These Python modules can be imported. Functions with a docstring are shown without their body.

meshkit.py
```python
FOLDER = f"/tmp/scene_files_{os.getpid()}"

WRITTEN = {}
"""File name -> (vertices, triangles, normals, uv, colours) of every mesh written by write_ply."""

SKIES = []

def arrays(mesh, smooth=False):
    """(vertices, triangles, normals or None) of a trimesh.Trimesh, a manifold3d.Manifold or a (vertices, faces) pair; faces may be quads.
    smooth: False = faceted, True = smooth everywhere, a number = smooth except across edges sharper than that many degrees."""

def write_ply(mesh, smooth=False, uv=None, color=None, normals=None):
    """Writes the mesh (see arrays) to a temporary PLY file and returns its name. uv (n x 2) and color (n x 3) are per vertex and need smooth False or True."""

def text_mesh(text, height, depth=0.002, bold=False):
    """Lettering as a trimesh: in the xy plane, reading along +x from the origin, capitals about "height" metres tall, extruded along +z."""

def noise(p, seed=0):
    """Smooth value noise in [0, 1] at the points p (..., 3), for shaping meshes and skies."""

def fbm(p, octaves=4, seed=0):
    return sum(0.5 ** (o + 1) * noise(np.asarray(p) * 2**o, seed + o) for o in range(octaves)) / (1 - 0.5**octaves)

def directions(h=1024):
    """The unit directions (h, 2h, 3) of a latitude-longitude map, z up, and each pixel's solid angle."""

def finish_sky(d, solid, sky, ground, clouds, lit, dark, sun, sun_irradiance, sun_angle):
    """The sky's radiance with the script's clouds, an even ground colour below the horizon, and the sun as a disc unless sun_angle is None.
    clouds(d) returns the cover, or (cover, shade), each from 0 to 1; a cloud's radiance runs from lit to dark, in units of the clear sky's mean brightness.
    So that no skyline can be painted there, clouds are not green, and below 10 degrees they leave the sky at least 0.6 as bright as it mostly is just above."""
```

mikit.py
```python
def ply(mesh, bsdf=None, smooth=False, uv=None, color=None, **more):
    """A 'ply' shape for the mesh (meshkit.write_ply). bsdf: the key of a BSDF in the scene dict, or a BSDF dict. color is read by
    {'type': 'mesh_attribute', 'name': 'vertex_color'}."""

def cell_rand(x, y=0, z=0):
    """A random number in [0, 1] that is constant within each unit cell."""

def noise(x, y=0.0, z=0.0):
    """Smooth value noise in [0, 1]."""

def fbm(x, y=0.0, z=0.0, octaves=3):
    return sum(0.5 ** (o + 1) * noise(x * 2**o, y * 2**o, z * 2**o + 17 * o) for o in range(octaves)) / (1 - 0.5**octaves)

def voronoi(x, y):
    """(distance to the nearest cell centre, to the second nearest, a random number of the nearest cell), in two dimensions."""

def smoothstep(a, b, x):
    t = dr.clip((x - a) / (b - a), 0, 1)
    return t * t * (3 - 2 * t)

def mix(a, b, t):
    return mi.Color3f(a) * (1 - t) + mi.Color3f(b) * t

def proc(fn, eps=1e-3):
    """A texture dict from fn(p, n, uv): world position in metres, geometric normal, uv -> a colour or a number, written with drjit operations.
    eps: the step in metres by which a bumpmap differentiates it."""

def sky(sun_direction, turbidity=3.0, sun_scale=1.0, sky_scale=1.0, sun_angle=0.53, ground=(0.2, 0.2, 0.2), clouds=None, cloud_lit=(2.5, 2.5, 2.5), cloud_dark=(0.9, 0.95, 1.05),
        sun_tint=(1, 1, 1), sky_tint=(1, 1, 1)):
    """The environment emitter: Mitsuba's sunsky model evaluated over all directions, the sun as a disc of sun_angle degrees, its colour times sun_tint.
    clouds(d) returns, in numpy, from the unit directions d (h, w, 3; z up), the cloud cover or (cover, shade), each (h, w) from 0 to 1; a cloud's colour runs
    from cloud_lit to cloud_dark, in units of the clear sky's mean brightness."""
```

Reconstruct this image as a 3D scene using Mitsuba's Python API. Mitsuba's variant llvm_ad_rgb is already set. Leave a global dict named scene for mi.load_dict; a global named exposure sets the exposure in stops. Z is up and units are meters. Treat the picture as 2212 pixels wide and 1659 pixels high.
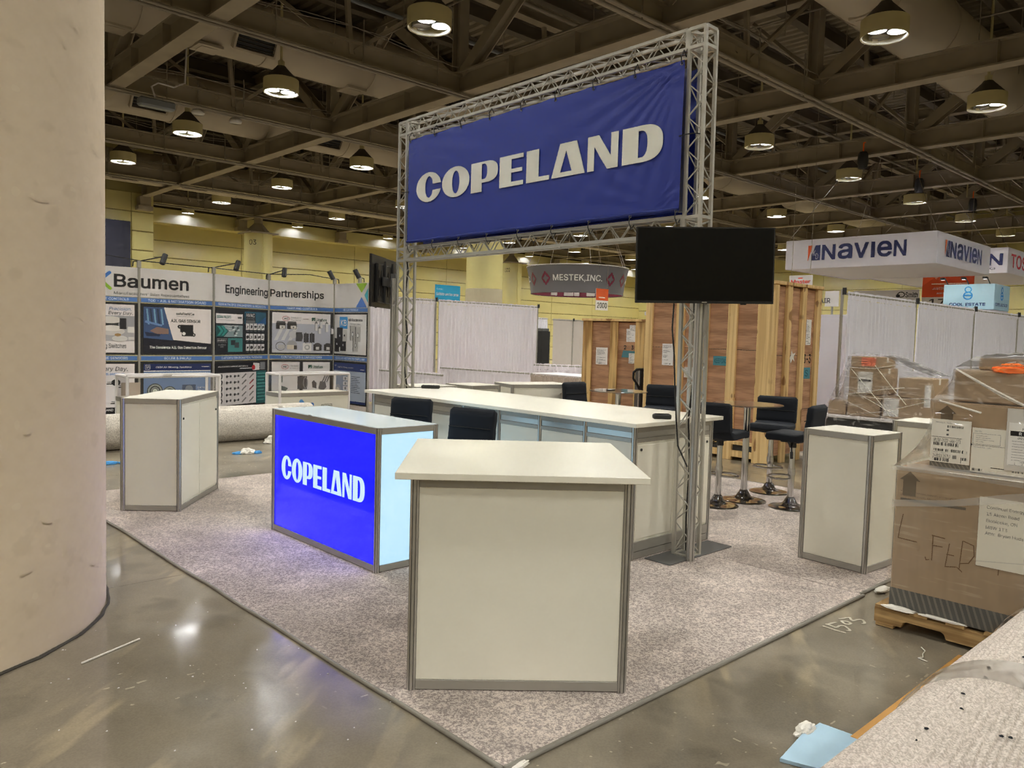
import math, random
import numpy as np, trimesh, drjit as dr, mitsuba as mi
import mikit, meshkit
from shapely.geometry import Polygon, MultiPolygon, box as sbox
from shapely import affinity, union_all
from mikit import noise, fbm, voronoi, cell_rand, smoothstep
def mix(a, b, t):
    a, b = (mi.Color3f(*map(float, c)) if isinstance(c, np.ndarray) else c for c in (a, b))
    return a * (1 - t) + b * t

T = mi.ScalarTransform4f
rng = np.random.default_rng(7)
scene, labels, _used, mats = {}, {}, {}, {}
def plym(mesh, m, **k): return mikit.ply(mesh, 'mat_' + m, **k)

# ---------------------------------------------------------------- camera, exposure
CAM = np.array([-1.9694, -2.0753, 1.6333])
FWD = np.array([0.68377, 0.72715, -0.06143])
UPV = np.array([0.021348, 0.064211, 0.997708])
exposure = -0.10
scene['camera'] = {'type': 'perspective', 'fov_axis': 'x', 'fov': 66.257, 'near_clip': 0.05, 'far_clip': 400.0,
                   'to_world': T().look_at(origin=CAM.tolist(), target=(CAM + FWD).tolist(), up=UPV.tolist())}
LAMP = np.array([600.0, 588.0, 530.0])     # radiance of a lit reflector bulb
BOXW, BOXB = (0.36, 0.68, 0.90), (0.003, 0.008, 1.70)     # light box panels: white and blue diffusers

# ---------------------------------------------------------------- helpers
def lin(*c):
    c = np.array(c[0] if len(c) == 1 else c, float) / 255.0
    return np.where(c < 0.04045, c / 12.92, ((c + 0.055) / 1.055) ** 2.4)

def rgb(c): return {'type': 'rgb', 'value': [float(x) for x in c]}

def mat(key, col, rough=0.5, metal=0.0, spec=0.5, tex=None, **k):
    d = {'type': 'principled', 'base_color': tex if tex else rgb(lin(*col)), 'roughness': float(rough), 'metallic': float(metal)}
    if metal == 0: d['specular'] = float(spec)
    d.update(k)
    mats[key] = {'type': 'twosided', 'b': d}
    return key

def Rz(a): c, s = math.cos(a), math.sin(a); return np.array([[c, -s, 0], [s, c, 0], [0, 0, 1.0]])

def xf(vf, ang=0.0, loc=(0, 0, 0)):
    return (np.asarray(vf[0]) @ Rz(ang).T + np.asarray(loc, float), vf[1])

def cat(*ms):
    V, Fs, n = [], [], 0
    for v, f in ms:
        V.append(np.asarray(v, float)); Fs.append(np.asarray(f, int) + n); n += len(v)
    return np.vstack(V), np.vstack(Fs)

BF = np.array([[0, 2, 1], [1, 2, 3], [4, 5, 6], [5, 7, 6], [0, 1, 4], [1, 5, 4], [2, 6, 3], [3, 6, 7], [0, 4, 2], [2, 4, 6], [1, 3, 5], [3, 7, 5]])
BC = np.array([[x, y, z] for z in (0, 1) for y in (0, 1) for x in (0, 1)], float)

def bx(x0, x1, y0, y1, z0, z1):
    lo, hi = np.array([min(x0, x1), min(y0, y1), min(z0, z1)]), np.array([max(x0, x1), max(y0, y1), max(z0, z1)])
    return lo + BC * (hi - lo), BF

_S = np.array([[a, b, c] for a in (-1, 1) for b in (-1, 1) for c in (-1, 1)], float)
_CV = np.vstack([[s * np.array(m) for m in ((1, .8, .8), (.8, 1, .8), (.8, .8, 1))] for s in _S])

def _hull_faces():
    h = trimesh.convex.convex_hull(_CV)
    idx = {tuple(np.round(v, 4)): i for i, v in enumerate(_CV)}
    m = [idx[tuple(np.round(v, 4))] for v in h.vertices]
    return np.array([[m[a] for a in f] for f in h.faces])
_CF = _hull_faces()

def cb(x0, x1, y0, y1, z0, z1, c=0.003):
    """a box with chamfered edges"""
    lo, hi = np.array([min(x0, x1), min(y0, y1), min(z0, z1)]), np.array([max(x0, x1), max(y0, y1), max(z0, z1)])
    m, h = (lo + hi) / 2, (hi - lo) / 2
    c = min(c, 0.45 * h.min())
    s = np.sign(_CV)
    return m + s * np.where(np.abs(_CV) > .9, h, h - c), _CF

def ring(n, r=1.0, ph=0.0):
    a = np.arange(n) * 2 * np.pi / n + ph
    return np.stack([r * np.cos(a), r * np.sin(a)], 1)

def prism(poly, z0, z1):
    """a closed outline (n,2), counter-clockwise, pulled from z0 to z1"""
    g = Polygon(poly) if not hasattr(poly, 'geom_type') else poly
    m = trimesh.creation.extrude_polygon(g, z1 - z0, engine='earcut')
    return np.array(m.vertices) + [0, 0, z0], np.array(m.faces)

def bar(p, q, r=0.01, n=6, square=False, up=None, w=None, ends=True):
    """a straight rod from p to q; square: a bar of width w[0] and depth w[1]"""
    p, q = np.asarray(p, float), np.asarray(q, float)
    d = (q - p) / np.linalg.norm(q - p)
    u = np.asarray(up if up is not None else ((0, 0, 1) if abs(d[2]) < .95 else (1, 0, 0)), float)
    a = np.cross(d, u); a /= np.linalg.norm(a); b = np.cross(a, d)
    if square: pts = np.array([[-1, -1], [1, -1], [1, 1], [-1, 1]]) * np.array(w) / 2
    else: pts = ring(n, r)
    k = len(pts)
    o = pts[:, :1] * a + pts[:, 1:] * b
    V = np.vstack([p + o, q + o]); f = []
    for i in range(k):
        j = (i + 1) % k; f += [[i, j, k + i], [j, k + j, k + i]]
    if ends:
        for i in range(1, k - 1): f += [[0, i + 1, i], [k, k + i, k + i + 1]]
    f = np.array(f)
    return V, f[:, ::-1]

def tube(pts, r=0.005, n=6, closed=False):
    p = np.asarray(pts, float)
    t = np.gradient(p, axis=0) if not closed else np.roll(p, -1, 0) - np.roll(p, 1, 0)
    t /= np.linalg.norm(t, axis=1, keepdims=True) + 1e-12
    a = np.cross(t[0], (0, 0, 1.0) if abs(t[0][2]) < .9 else (1.0, 0, 0)); a /= np.linalg.norm(a)
    A = []
    for k in range(len(p)):
        a = a - t[k] * (a @ t[k]); a /= np.linalg.norm(a) + 1e-12; A.append(a)
    A = np.array(A); B = np.cross(t, A)
    c = ring(n); rr = np.broadcast_to(r, (len(p),))
    V = (p[:, None] + rr[:, None, None] * (c[None, :, :1] * A[:, None] + c[None, :, 1:] * B[:, None])).reshape(-1, 3)
    m = len(p) if closed else len(p) - 1
    i, j = np.meshgrid(np.arange(m), np.arange(n), indexing='ij'); i2 = (i + 1) % len(p); j2 = (j + 1) % n
    q = np.stack([i * n + j, i * n + j2, i2 * n + j2, i2 * n + j], -1).reshape(-1, 4)
    f = np.vstack([q[:, [0, 1, 2]], q[:, [0, 2, 3]]])
    if not closed:
        e = [[0, k + 1, k] for k in range(1, n - 1)]; b0 = (len(p) - 1) * n
        f = np.vstack([f, e, [[b0, b0 + k, b0 + k + 1] for k in range(1, n - 1)]])
    return V, f

def lathe(prof, n=32, loc=(0, 0, 0), a0=0.0, a1=2 * np.pi):
    """a profile of (radius, z), bottom to top, spun about z"""
    p = np.asarray(prof, float); full = abs(a1 - a0 - 2 * np.pi) < 1e-6
    a = a0 + (a1 - a0) * np.arange(n + (not full)) / n
    V = np.stack([p[:, 0][:, None] * np.cos(a), p[:, 0][:, None] * np.sin(a), np.repeat(p[:, 1][:, None], len(a), 1)], -1)
    m = len(a); i, j = np.meshgrid(np.arange(len(p) - 1), np.arange(n), indexing='ij'); j2 = (j + 1) % m
    q = np.stack([i * m + j, i * m + j2, (i + 1) * m + j2, (i + 1) * m + j], -1).reshape(-1, 4)
    return V.reshape(-1, 3) + np.asarray(loc, float), np.vstack([q[:, [0, 1, 2]], q[:, [0, 2, 3]]])

def grid(P):
    """a sheet from an array of points (a, b, 3)"""
    a, b = P.shape[:2]; i, j = np.meshgrid(np.arange(a - 1), np.arange(b - 1), indexing='ij')
    q = np.stack([i * b + j, i * b + j + 1, (i + 1) * b + j + 1, (i + 1) * b + j], -1).reshape(-1, 4)
    return P.reshape(-1, 3), np.vstack([q[:, [0, 1, 2]], q[:, [0, 2, 3]]])

def key_for(k):
    if k not in _used: _used[k] = 0; return k
    _used[k] += 1; return f'{k}_{_used[k]:03d}'

def thing(name, label, cat_, group=None, kind=None):
    k = key_for(name); labels[k] = {'label': label, 'category': cat_}
    if group: labels[k]['group'] = group
    if kind: labels[k]['kind'] = kind
    return k

def part(parent, name, mesh, m, label=None, smooth=False, kind=None, **kw):
    k = key_for(f'{parent}__{name}'); scene[k] = plym(mesh, m, smooth=smooth, **kw)
    if label or kind:
        labels[k] = {}
        if label: labels[k]['label'] = label
        if kind: labels[k]['kind'] = kind
    return k

def share(parent, name, ply, to_world=None):
    k = key_for(f'{parent}__{name}'); scene[k] = dict(ply)
    if to_world is not None: scene[k]['to_world'] = to_world
    return k

def one(name, mesh, m, label, cat_, group=None, kind=None, smooth=False, **kw):
    k = thing(name, label, cat_, group, kind); scene[k] = plym(mesh, m, smooth=smooth, **kw); return k

def struct(name, mesh, m, smooth=False, label=None, **kw):
    k = key_for(name); scene[k] = plym(mesh, m, smooth=smooth, **kw); labels[k] = {'kind': 'structure'}
    if label: labels[k]['label'] = label
    return k

# ---------------------------------------------------------------- flat print: coloured shapes and lettering on a plane
_txt = {}
def glyphs(s, bold):
    if (s, bold) not in _txt:
        m = meshkit.text_mesh(s, 1.0, 0.01, bold)
        v, f = np.array(m.vertices), np.array(m.faces)
        top = (v[f][:, :, 2] > 0.005).all(1)
        u, inv = np.unique(f[top], return_inverse=True)
        _txt[s, bold] = (v[u, :2], inv.reshape(-1, 3))
    return _txt[s, bold]

class Print:
    def __init__(self): self.V, self.F, self.C, self.n = [], [], [], 0
    def add(self, v, f, col, layer):
        v = np.asarray(v, float); f = np.asarray(f, int)
        a, b, c = v[f[:, 0]], v[f[:, 1]], v[f[:, 2]]
        neg = ((b - a)[:, 0] * (c - a)[:, 1] - (b - a)[:, 1] * (c - a)[:, 0]) < 0
        f = np.where(neg[:, None], f[:, ::-1], f)
        self.V.append(np.c_[v, np.full(len(v), float(layer))]); self.F.append(f + self.n); self.n += len(v)
        self.C.append(np.tile(lin(col), (len(v), 1))); return self
    def rect(self, x0, y0, x1, y1, col, layer=0):
        return self.add([[x0, y0], [x1, y0], [x1, y1], [x0, y1]], [[0, 1, 2], [0, 2, 3]], col, layer)
    def frame(self, x0, y0, x1, y1, w, col, layer=1):
        for r in ((x0, y0, x1, y0 + w), (x0, y1 - w, x1, y1), (x0, y0, x0 + w, y1), (x1 - w, y0, x1, y1)): self.rect(*r, col, layer)
        return self
    def poly(self, pts, col, layer=1):
        g = pts if hasattr(pts, 'geom_type') else Polygon(pts)
        for h in getattr(g, 'geoms', [g]):
            if h.is_empty: continue
            v, f = trimesh.creation.triangulate_polygon(h, engine='earcut'); self.add(v, f, col, layer)
        return self
    def disc(self, x, y, rx, ry, col, layer=1, n=20): return self.poly(ring(n) * [rx, ry] + [x, y], col, layer)
    def hoop(self, x, y, rx, ry, w, col, layer=1, n=24):
        return self.poly(Polygon(ring(n) * [rx, ry] + [x, y], [ring(n) * [rx - w, ry - w] + [x, y]]), col, layer)
    def text(self, s, x0, y0, x1, y1, col, layer=2, bold=False, slant=0.0):
        """lettering whose ink fills the box"""
        v, f = glyphs(s, bold); lo, hi = v.min(0), v.max(0)
        w = (v - lo) / np.maximum(hi - lo, 1e-9) * [x1 - x0, y1 - y0] + [x0, y0]
        w[:, 0] += slant * (w[:, 1] - y0)
        return self.add(w, f, col, layer)
    def line(self, s, x, y, h, col, layer=2, bold=False, align='l', wide=1.0, slant=0.0):
        """lettering with capitals h tall on the base line y"""
        v, f = glyphs(s, bold); v = v * [h * wide, h]; w = v[:, 0].max()
        v = v + [x - (w if align == 'r' else w / 2 if align == 'c' else 0), y]
        v[:, 0] += slant * (v[:, 1] - y)
        return self.add(v, f, col, layer)
    def bars(self, x0, y0, x1, y1, n, col=(30, 30, 30), layer=2, seed=1):
        r = np.random.default_rng(seed); e = np.sort(np.r_[x0, x1, r.uniform(x0, x1, 2 * n)])
        for a, b in zip(e[::2], e[1::2]):
            if b - a > 1e-4: self.rect(a, y0, b, y1, col, layer)
        return self
    def mesh(self, o, u, v, step=0.0015, bend=None):
        P = np.vstack(self.V)
        if bend is not None: W = bend(P, step)
        else:
            u, v = np.asarray(u, float), np.asarray(v, float); n = np.cross(u, v)
            W = np.asarray(o, float) + P[:, :1] * u + P[:, 1:2] * v + P[:, 2:] * step * n
        return (W, np.vstack(self.F)), np.vstack(self.C)

def printed(parent, name, pr, o, u, v, step=0.0015, label=None, m='print', bend=None):
    (mesh, col) = pr.mesh(o, u, v, step, bend)
    return part(parent, name, mesh, m, label, color=col)

def printed_one(name, pr, o, u, v, label, cat_, step=0.0015, group=None, m='print'):
    mesh, col = pr.mesh(o, u, v, step)
    return one(name, mesh, m, label, cat_, group, color=col)

# ---------------------------------------------------------------- materials
def n3(p, s, o=3): return fbm(p.x * s, p.y * s, p.z * s, o)

mats['print'] = {'type': 'twosided', 'b': {'type': 'principled', 'base_color': {'type': 'mesh_attribute', 'name': 'vertex_color'}, 'roughness': 0.45, 'specular': 0.4}}
mats['matte_print'] = {'type': 'twosided', 'b': {'type': 'diffuse', 'reflectance': {'type': 'mesh_attribute', 'name': 'vertex_color'}}}

def floor_col(p, n, uv):
    a = fbm(p.x * .55, p.y * .55, 0.0, 4); b = fbm(p.x * 2.3 + 7, p.y * 2.3, 3.0, 4); g = noise(p.x * 160, p.y * 160)
    st = fbm(p.x * 1.1 + p.y * .9 + 3, p.y * 5.0 - p.x * 4.0, 1.0, 4)
    c = mix(lin(92, 85, 74), lin(118, 110, 96), smoothstep(.25, .75, a * .5 + b * .5))
    c = mix(c, lin(150, 137, 112), .55 * smoothstep(.56, .74, st) * smoothstep(.42, .6, a))
    c = mix(c, lin(70, 66, 58), .45 * smoothstep(.58, .72, b))
    sp = smoothstep(.93, .96, noise(p.x * 34, p.y * 34, 5.0))
    c = mix(c, lin(176, 168, 148), .45 * sp * smoothstep(.5, .62, fbm(p.x * 1.3, p.y * 1.3, 9.0, 2)))
    return c * (.93 + .14 * g)
def floor_rough(p, n, uv): return .10 + .16 * smoothstep(.35, .7, fbm(p.x * 1.7, p.y * 1.7, 2.0, 3))
mat('concrete_floor', (0, 0, 0), .27, tex=mikit.proc(floor_col), spec=.6, )
mats['concrete_floor']['b']['roughness'] = mikit.proc(floor_rough)
mat('joint_dark', (58, 54, 47), .9)

def carpet_col(p, n, uv):
    f = noise(p.x * 230, p.y * 230); f2 = fbm(p.x * 85, p.y * 85, 1.0, 2)
    big = fbm(p.x * 1.15, p.y * 1.15, 4.0, 4); mid = fbm(p.x * 5.5 + p.y * 2, p.y * 5.5, 8.0, 3)
    c = mix(lin(142, 131, 128), lin(205, 194, 186), smoothstep(.28, .72, .55 * f2 + .45 * f))
    return c * (.80 + .34 * smoothstep(.3, .7, .6 * big + .4 * mid))
def carpet_h(p, n, uv): return noise(p.x * 200, p.y * 200) * .5 + noise(p.x * 90, p.y * 90, 3.0) * .5
mat('carpet_base', (0, 0, 0), .95, spec=.1, tex=mikit.proc(carpet_col))
mats['carpet_pile'] = {'type': 'twosided', 'b': {'type': 'bumpmap', 'arbitrary': mikit.proc(carpet_h, 2e-3), 'scale': .0035, 'b': mats.pop('carpet_base')['b']}}

def roll_col(p, n, uv):
    f = fbm(p.x * 130, p.y * 130, p.z * 130, 2); b = noise(p.x * 2.2, p.y * 2.2, p.z * 2.2)
    return mix(lin(168, 161, 152), lin(214, 208, 199), smoothstep(.3, .7, f)) * (.93 + .12 * b)
mat('roll_pile', (0, 0, 0), .95, spec=.1, tex=mikit.proc(roll_col))
def back_col(p, n, uv):
    f = noise(p.x * 190, p.y * 190, p.z * 190)
    return mix(lin(164, 155, 147), lin(202, 193, 186), smoothstep(.2, .8, f))
mat('roll_backing', (0, 0, 0), .9, spec=.1, tex=mikit.proc(back_col))

def paint_col(p, n, uv):
    d = n3(p, 22.0, 3); s = smoothstep(.90, .93, noise(p.x * 13, p.y * 13, p.z * 13 + 3))
    c = mix(lin(200, 183, 160), lin(206, 190, 168), d)
    c = mix(c, lin(178, 162, 139), .25 * smoothstep(.62, .75, n3(p, 7.0, 4)))
    return mix(c, lin(214, 201, 178), .3 * s)
def paint_h(p, n, uv): return n3(p, 26.0, 3) + 2.0 * smoothstep(.74, .8, n3(p, 9.0, 2))
mat('column_base', (0, 0, 0), .75, spec=.2, tex=mikit.proc(paint_col))
mats['column_paint'] = {'type': 'twosided', 'b': {'type': 'bumpmap', 'arbitrary': mikit.proc(paint_h, 3e-3), 'scale': .004, 'b': mats.pop('column_base')['b']}}

def ply_col(p, n, uv):
    g = fbm(p.x * 2.2, p.y * 2.2, p.z * 13.0, 4); w = fbm(p.x * 9 + 4, p.y * 9, p.z * 60, 2)
    return mix(lin(146, 108, 82), lin(180, 141, 112), smoothstep(.3, .72, .7 * g + .3 * w))
mat('plywood', (0, 0, 0), .75, spec=.2, tex=mikit.proc(ply_col))
def pine_col(p, n, uv):
    u = p.x + p.y
    g = fbm(u * 34.0, p.z * 1.1, 2.0, 3); k = smoothstep(.80, .86, noise(u * 13, p.z * 4.5, 7.0))
    c = mix(lin(196, 163, 112), lin(220, 190, 138), smoothstep(.3, .7, g))
    return mix(c, lin(120, 78, 42), .8 * k)
mat('pine', (0, 0, 0), .7, spec=.2, tex=mikit.proc(pine_col))
def pine_dark_col(p, n, uv):
    u = p.x + p.y
    g = fbm(u * 26.0, p.z * .9, 5.0, 4)
    return mix(lin(146, 110, 66), lin(212, 180, 124), smoothstep(.32, .62, g))
mat('streaked_pine', (0, 0, 0), .7, spec=.2, tex=mikit.proc(pine_dark_col))
def pallet_col(p, n, uv):
    g = fbm(p.x * 3, p.y * 3, p.z * 50, 3); b = fbm(p.x * 7, p.y * 7, p.z * 7, 3)
    return mix(lin(140, 110, 72), lin(196, 164, 116), smoothstep(.3, .7, .6 * g + .4 * b))
mat('pallet_wood', (0, 0, 0), .8, spec=.2, tex=mikit.proc(pallet_col))
def card_col(p, n, uv):
    g = fbm(p.x * 40, p.y * 40, p.z * 6, 2); b = n3(p, 2.5, 3)
    return mix(lin(142, 121, 98), lin(157, 135, 110), .5 * g + .5 * b)
mat('cardboard', (0, 0, 0), .8, spec=.2, tex=mikit.proc(card_col))
def wrapped_card_col(p, n, uv):
    s = smoothstep(.62, .8, fbm((p.x + p.y) * 3.0, p.y * 5.0, p.z * 46.0, 3))
    return mix(card_col(p, n, uv), lin(190, 176, 156), .25 * s)  # pale streaks of film sheen mixed into the cardboard colour
mat('wrapped_cardboard', (0, 0, 0), .33, spec=.6, tex=mikit.proc(wrapped_card_col))
def steel_col(p, n, uv):
    return mix(lin(134, 123, 105), lin(150, 139, 120), n3(p, 3.0, 3))
mat('roof_steel', (0, 0, 0), .7, spec=.2, tex=mikit.proc(steel_col))
mat('duct_paint', (182, 170, 151), .6, spec=.3)
mat('deck_paint', (138, 127, 109), .8, spec=.2)
mat('purlin_paint', (90, 82, 70), .8, spec=.2)
mat('pipe_paint', (126, 117, 102), .6)
mat('blue_pipe', (112, 116, 120), .5)
def wall_col(p, n, uv): return mix(lin(200, 188, 128), lin(208, 196, 136), n3(p, 1.3, 3))
mat('yellow_wall', (0, 0, 0), .75, spec=.2, tex=mikit.proc(wall_col))
mat('wall_joint', (150, 138, 90), .9)
mat('band_grey', (176, 166, 140), .7)
mat('unseen_wall_plain', (196, 182, 130), .9)
mat('navy', (18, 19, 38), .6)

mat('laminate', (226, 222, 208), .32, spec=.45)
mat('laminate_dull', (222, 219, 206), .45, spec=.4)
mat('gloss_white', (150, 152, 153), .06, spec=.6)
mat('gloss_blue', (10, 14, 90), .06, spec=.5)
mat('alu', (186, 184, 180), .34, metal=.85)
mat('alu_flat', (158, 155, 148), .42, metal=.55)
mat('truss_alu', (196, 194, 186), .36, metal=.75)
mat('slot_dark', (40, 40, 40), .6)
mat('black_plastic', (18, 18, 19), .4, spec=.3)
mat('black_gloss', (5, 5, 6), .30, spec=.12)
mat('black_fabric', (24, 27, 33), .9, spec=.15, sheen=.4)
mat('black_seam', (12, 13, 16), .95)
mat('chrome', (205, 205, 205), .06, metal=1.0)
mat('steel_plate', (98, 99, 100), .45, metal=.6)
mat('white_cloth', (226, 220, 226), .9, spec=.1)
mat('white_cloth_cool', (226, 225, 236), .9, spec=.1)
mat('grey_cloth', (186, 178, 172), .9, spec=.1)
mat('skirt_cloth', (172, 158, 146), .9, spec=.1)
mat('blue_vinyl', (26, 40, 116), .55, spec=.35)
mat('logo_white', (226, 226, 216), .55, spec=.35)
mat('white_plastic', (212, 208, 208), .4)
mat('black_panel', (13, 13, 15), .6)
mat('paper', (230, 228, 222), .6)
mat('orange_plastic', (255, 120, 40), .5)
mat('blue_film', (70, 150, 215), .4)
mat('foam_blue', (168, 198, 220), .8)
mat('wood_strip', (196, 146, 78), .7)
mat('carpet_tape', (120, 116, 108), .6)
mat('mestek_grey', (92, 90, 94), .7)
mat('maroon', (92, 18, 42), .7)
mat('sign_white', (226, 222, 236), .6)
mat('lamp_cream', (196, 184, 136), .5)
mat('lamp_dark', (66, 60, 50), .6)
mat('lamp_inside', (120, 112, 96), .5)
mat('lens_grey', (176, 174, 168), .25, metal=.5)
mats['clear_film'] = {'type': 'thindielectric', 'int_ior': 1.42}
mats['film_band'] = {'type': 'blendbsdf', 'weight': .20, 'a': {'type': 'thindielectric', 'int_ior': 1.45}, 'b': {'type': 'twosided', 'b': {'type': 'principled', 'base_color': rgb((.78, .76, .73)), 'roughness': .25, 'specular': .6}}}
mats['clear_glass'] = {'type': 'thindielectric', 'int_ior': 1.5}
mats['smoked_glass'] = {'type': 'blendbsdf', 'weight': .28, 'a': {'type': 'thindielectric', 'int_ior': 1.5}, 'b': {'type': 'twosided', 'b': {'type': 'principled', 'base_color': rgb((.05, .05, .045)), 'roughness': .1}}}
def streak(p, n, uv):
    a = fbm((p.x + p.y * .6) * 5.0, p.y * 4.0 + p.z * 3.0, p.z * 34.0, 4)
    b = fbm((p.x - p.y) * 14.0, p.z * 14.0, p.y * 7.0, 3)
    return .02 + .22 * smoothstep(.58, .80, a) + .20 * smoothstep(.64, .78, b)
mats['stretch_film'] = {'type': 'blendbsdf', 'weight': mikit.proc(streak), 'a': {'type': 'thindielectric', 'int_ior': 1.45},
                         'b': {'type': 'twosided', 'b': {'type': 'principled', 'base_color': rgb((.74, .72, .69)), 'roughness': .22, 'specular': .7}}}
mat('film_cord', (226, 222, 214), .3, spec=.7)
# ================================================================ THE SETTING
HX0, HX1, HY0, HY1 = -26.0, 48.7, -21.0, 37.2
GX = [3.78 + 5.67 * i for i in range(-5, 8)]
GY = [0.94 + 5.57 * j for j in range(-3, 7)]

# floor: cast slabs with recessed saw-cut joints
struct('floor', bx(HX0, HX1, HY0, HY1, -.30, -.012), 'joint_dark')
fx = [HX0, -6.5, 6.9, 10.9, 16.6, 22.3, 28, 38, HX1]; fy = [HY0, -6.2, 3.09, 7.0, 12.4, 18, 24, 30, HY1]
for a in range(len(fx) - 1):
    for b in range(len(fy) - 1):
        part('floor', 'slab', bx(fx[a] + .002, fx[a + 1] - .002, fy[b] + .002, fy[b + 1] - .002, -.012, 0), 'concrete_floor')
p = Print()                                                     # chalked booth number
def stroke(pr, pts, w, col, layer=1):
    from shapely.geometry import LineString
    pr.poly(LineString(pts).buffer(w, quad_segs=3), col, layer); return pr
chalk = (206, 200, 186)
for s in ([(2.436, -.090), (2.432, -.129), (2.430, -.171), (2.434, -.214)], [(2.556, -.107), (2.531, -.099), (2.498, -.094), (2.482, -.086)],
          [(2.482, -.086), (2.481, -.111), (2.472, -.144), (2.484, -.149), (2.513, -.146), (2.534, -.154), (2.538, -.171), (2.517, -.193), (2.503, -.212), (2.487, -.221), (2.475, -.209)],
          [(2.602, -.119), (2.617, -.128), (2.624, -.146), (2.618, -.164), (2.609, -.174), (2.581, -.170), (2.574, -.155), (2.585, -.137), (2.602, -.119)],
          [(2.635, -.095), (2.655, -.106), (2.687, -.113), (2.702, -.125), (2.674, -.145), (2.662, -.163), (2.698, -.168), (2.722, -.179), (2.724, -.194), (2.702, -.213), (2.677, -.225), (2.661, -.220)]): stroke(p, s, .0078, chalk)
printed('floor', 'chalk_number', p, (0, 0, .0006), (1, 0, 0), (0, 1, 0), m='matte_print')

# far wall on the left (cladding boards with recessed joints), set back behind a nearer pier
def cladding(wall, x0, x1, y, zs, cuts, axis='x', m='yellow_wall', d=.03):
    xs = [x0] + cuts + [x1]
    for a, b in zip(xs, xs[1:]):
        for c, e in zip(zs, zs[1:]):
            if axis == 'x': part(wall, 'panel', cb(a + .012, b - .012, y - d, y, c + .02, e - .02, .008), m)
            else: part(wall, 'panel', cb(y - d, y, a + .012, b - .012, c + .02, e - .02, .008), m)
struct('wall_left', bx(HX0, HX1 + .2, HY1, HY1 + .3, -.1, 10.2), 'wall_joint')
cladding('wall_left', 10.1, HX1, HY1 - .005, [0, .9, 1.7, 2.5, 3.3, 4.1, 4.9, 5.7, 6.5], [15.6, 22.3, 29.0, 38.6, 43.0])
part('wall_left', 'fascia', cb(9.9, HX1, HY1 - .75, HY1 - .02, 6.45, 7.15, .02), 'yellow_wall')
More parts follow.
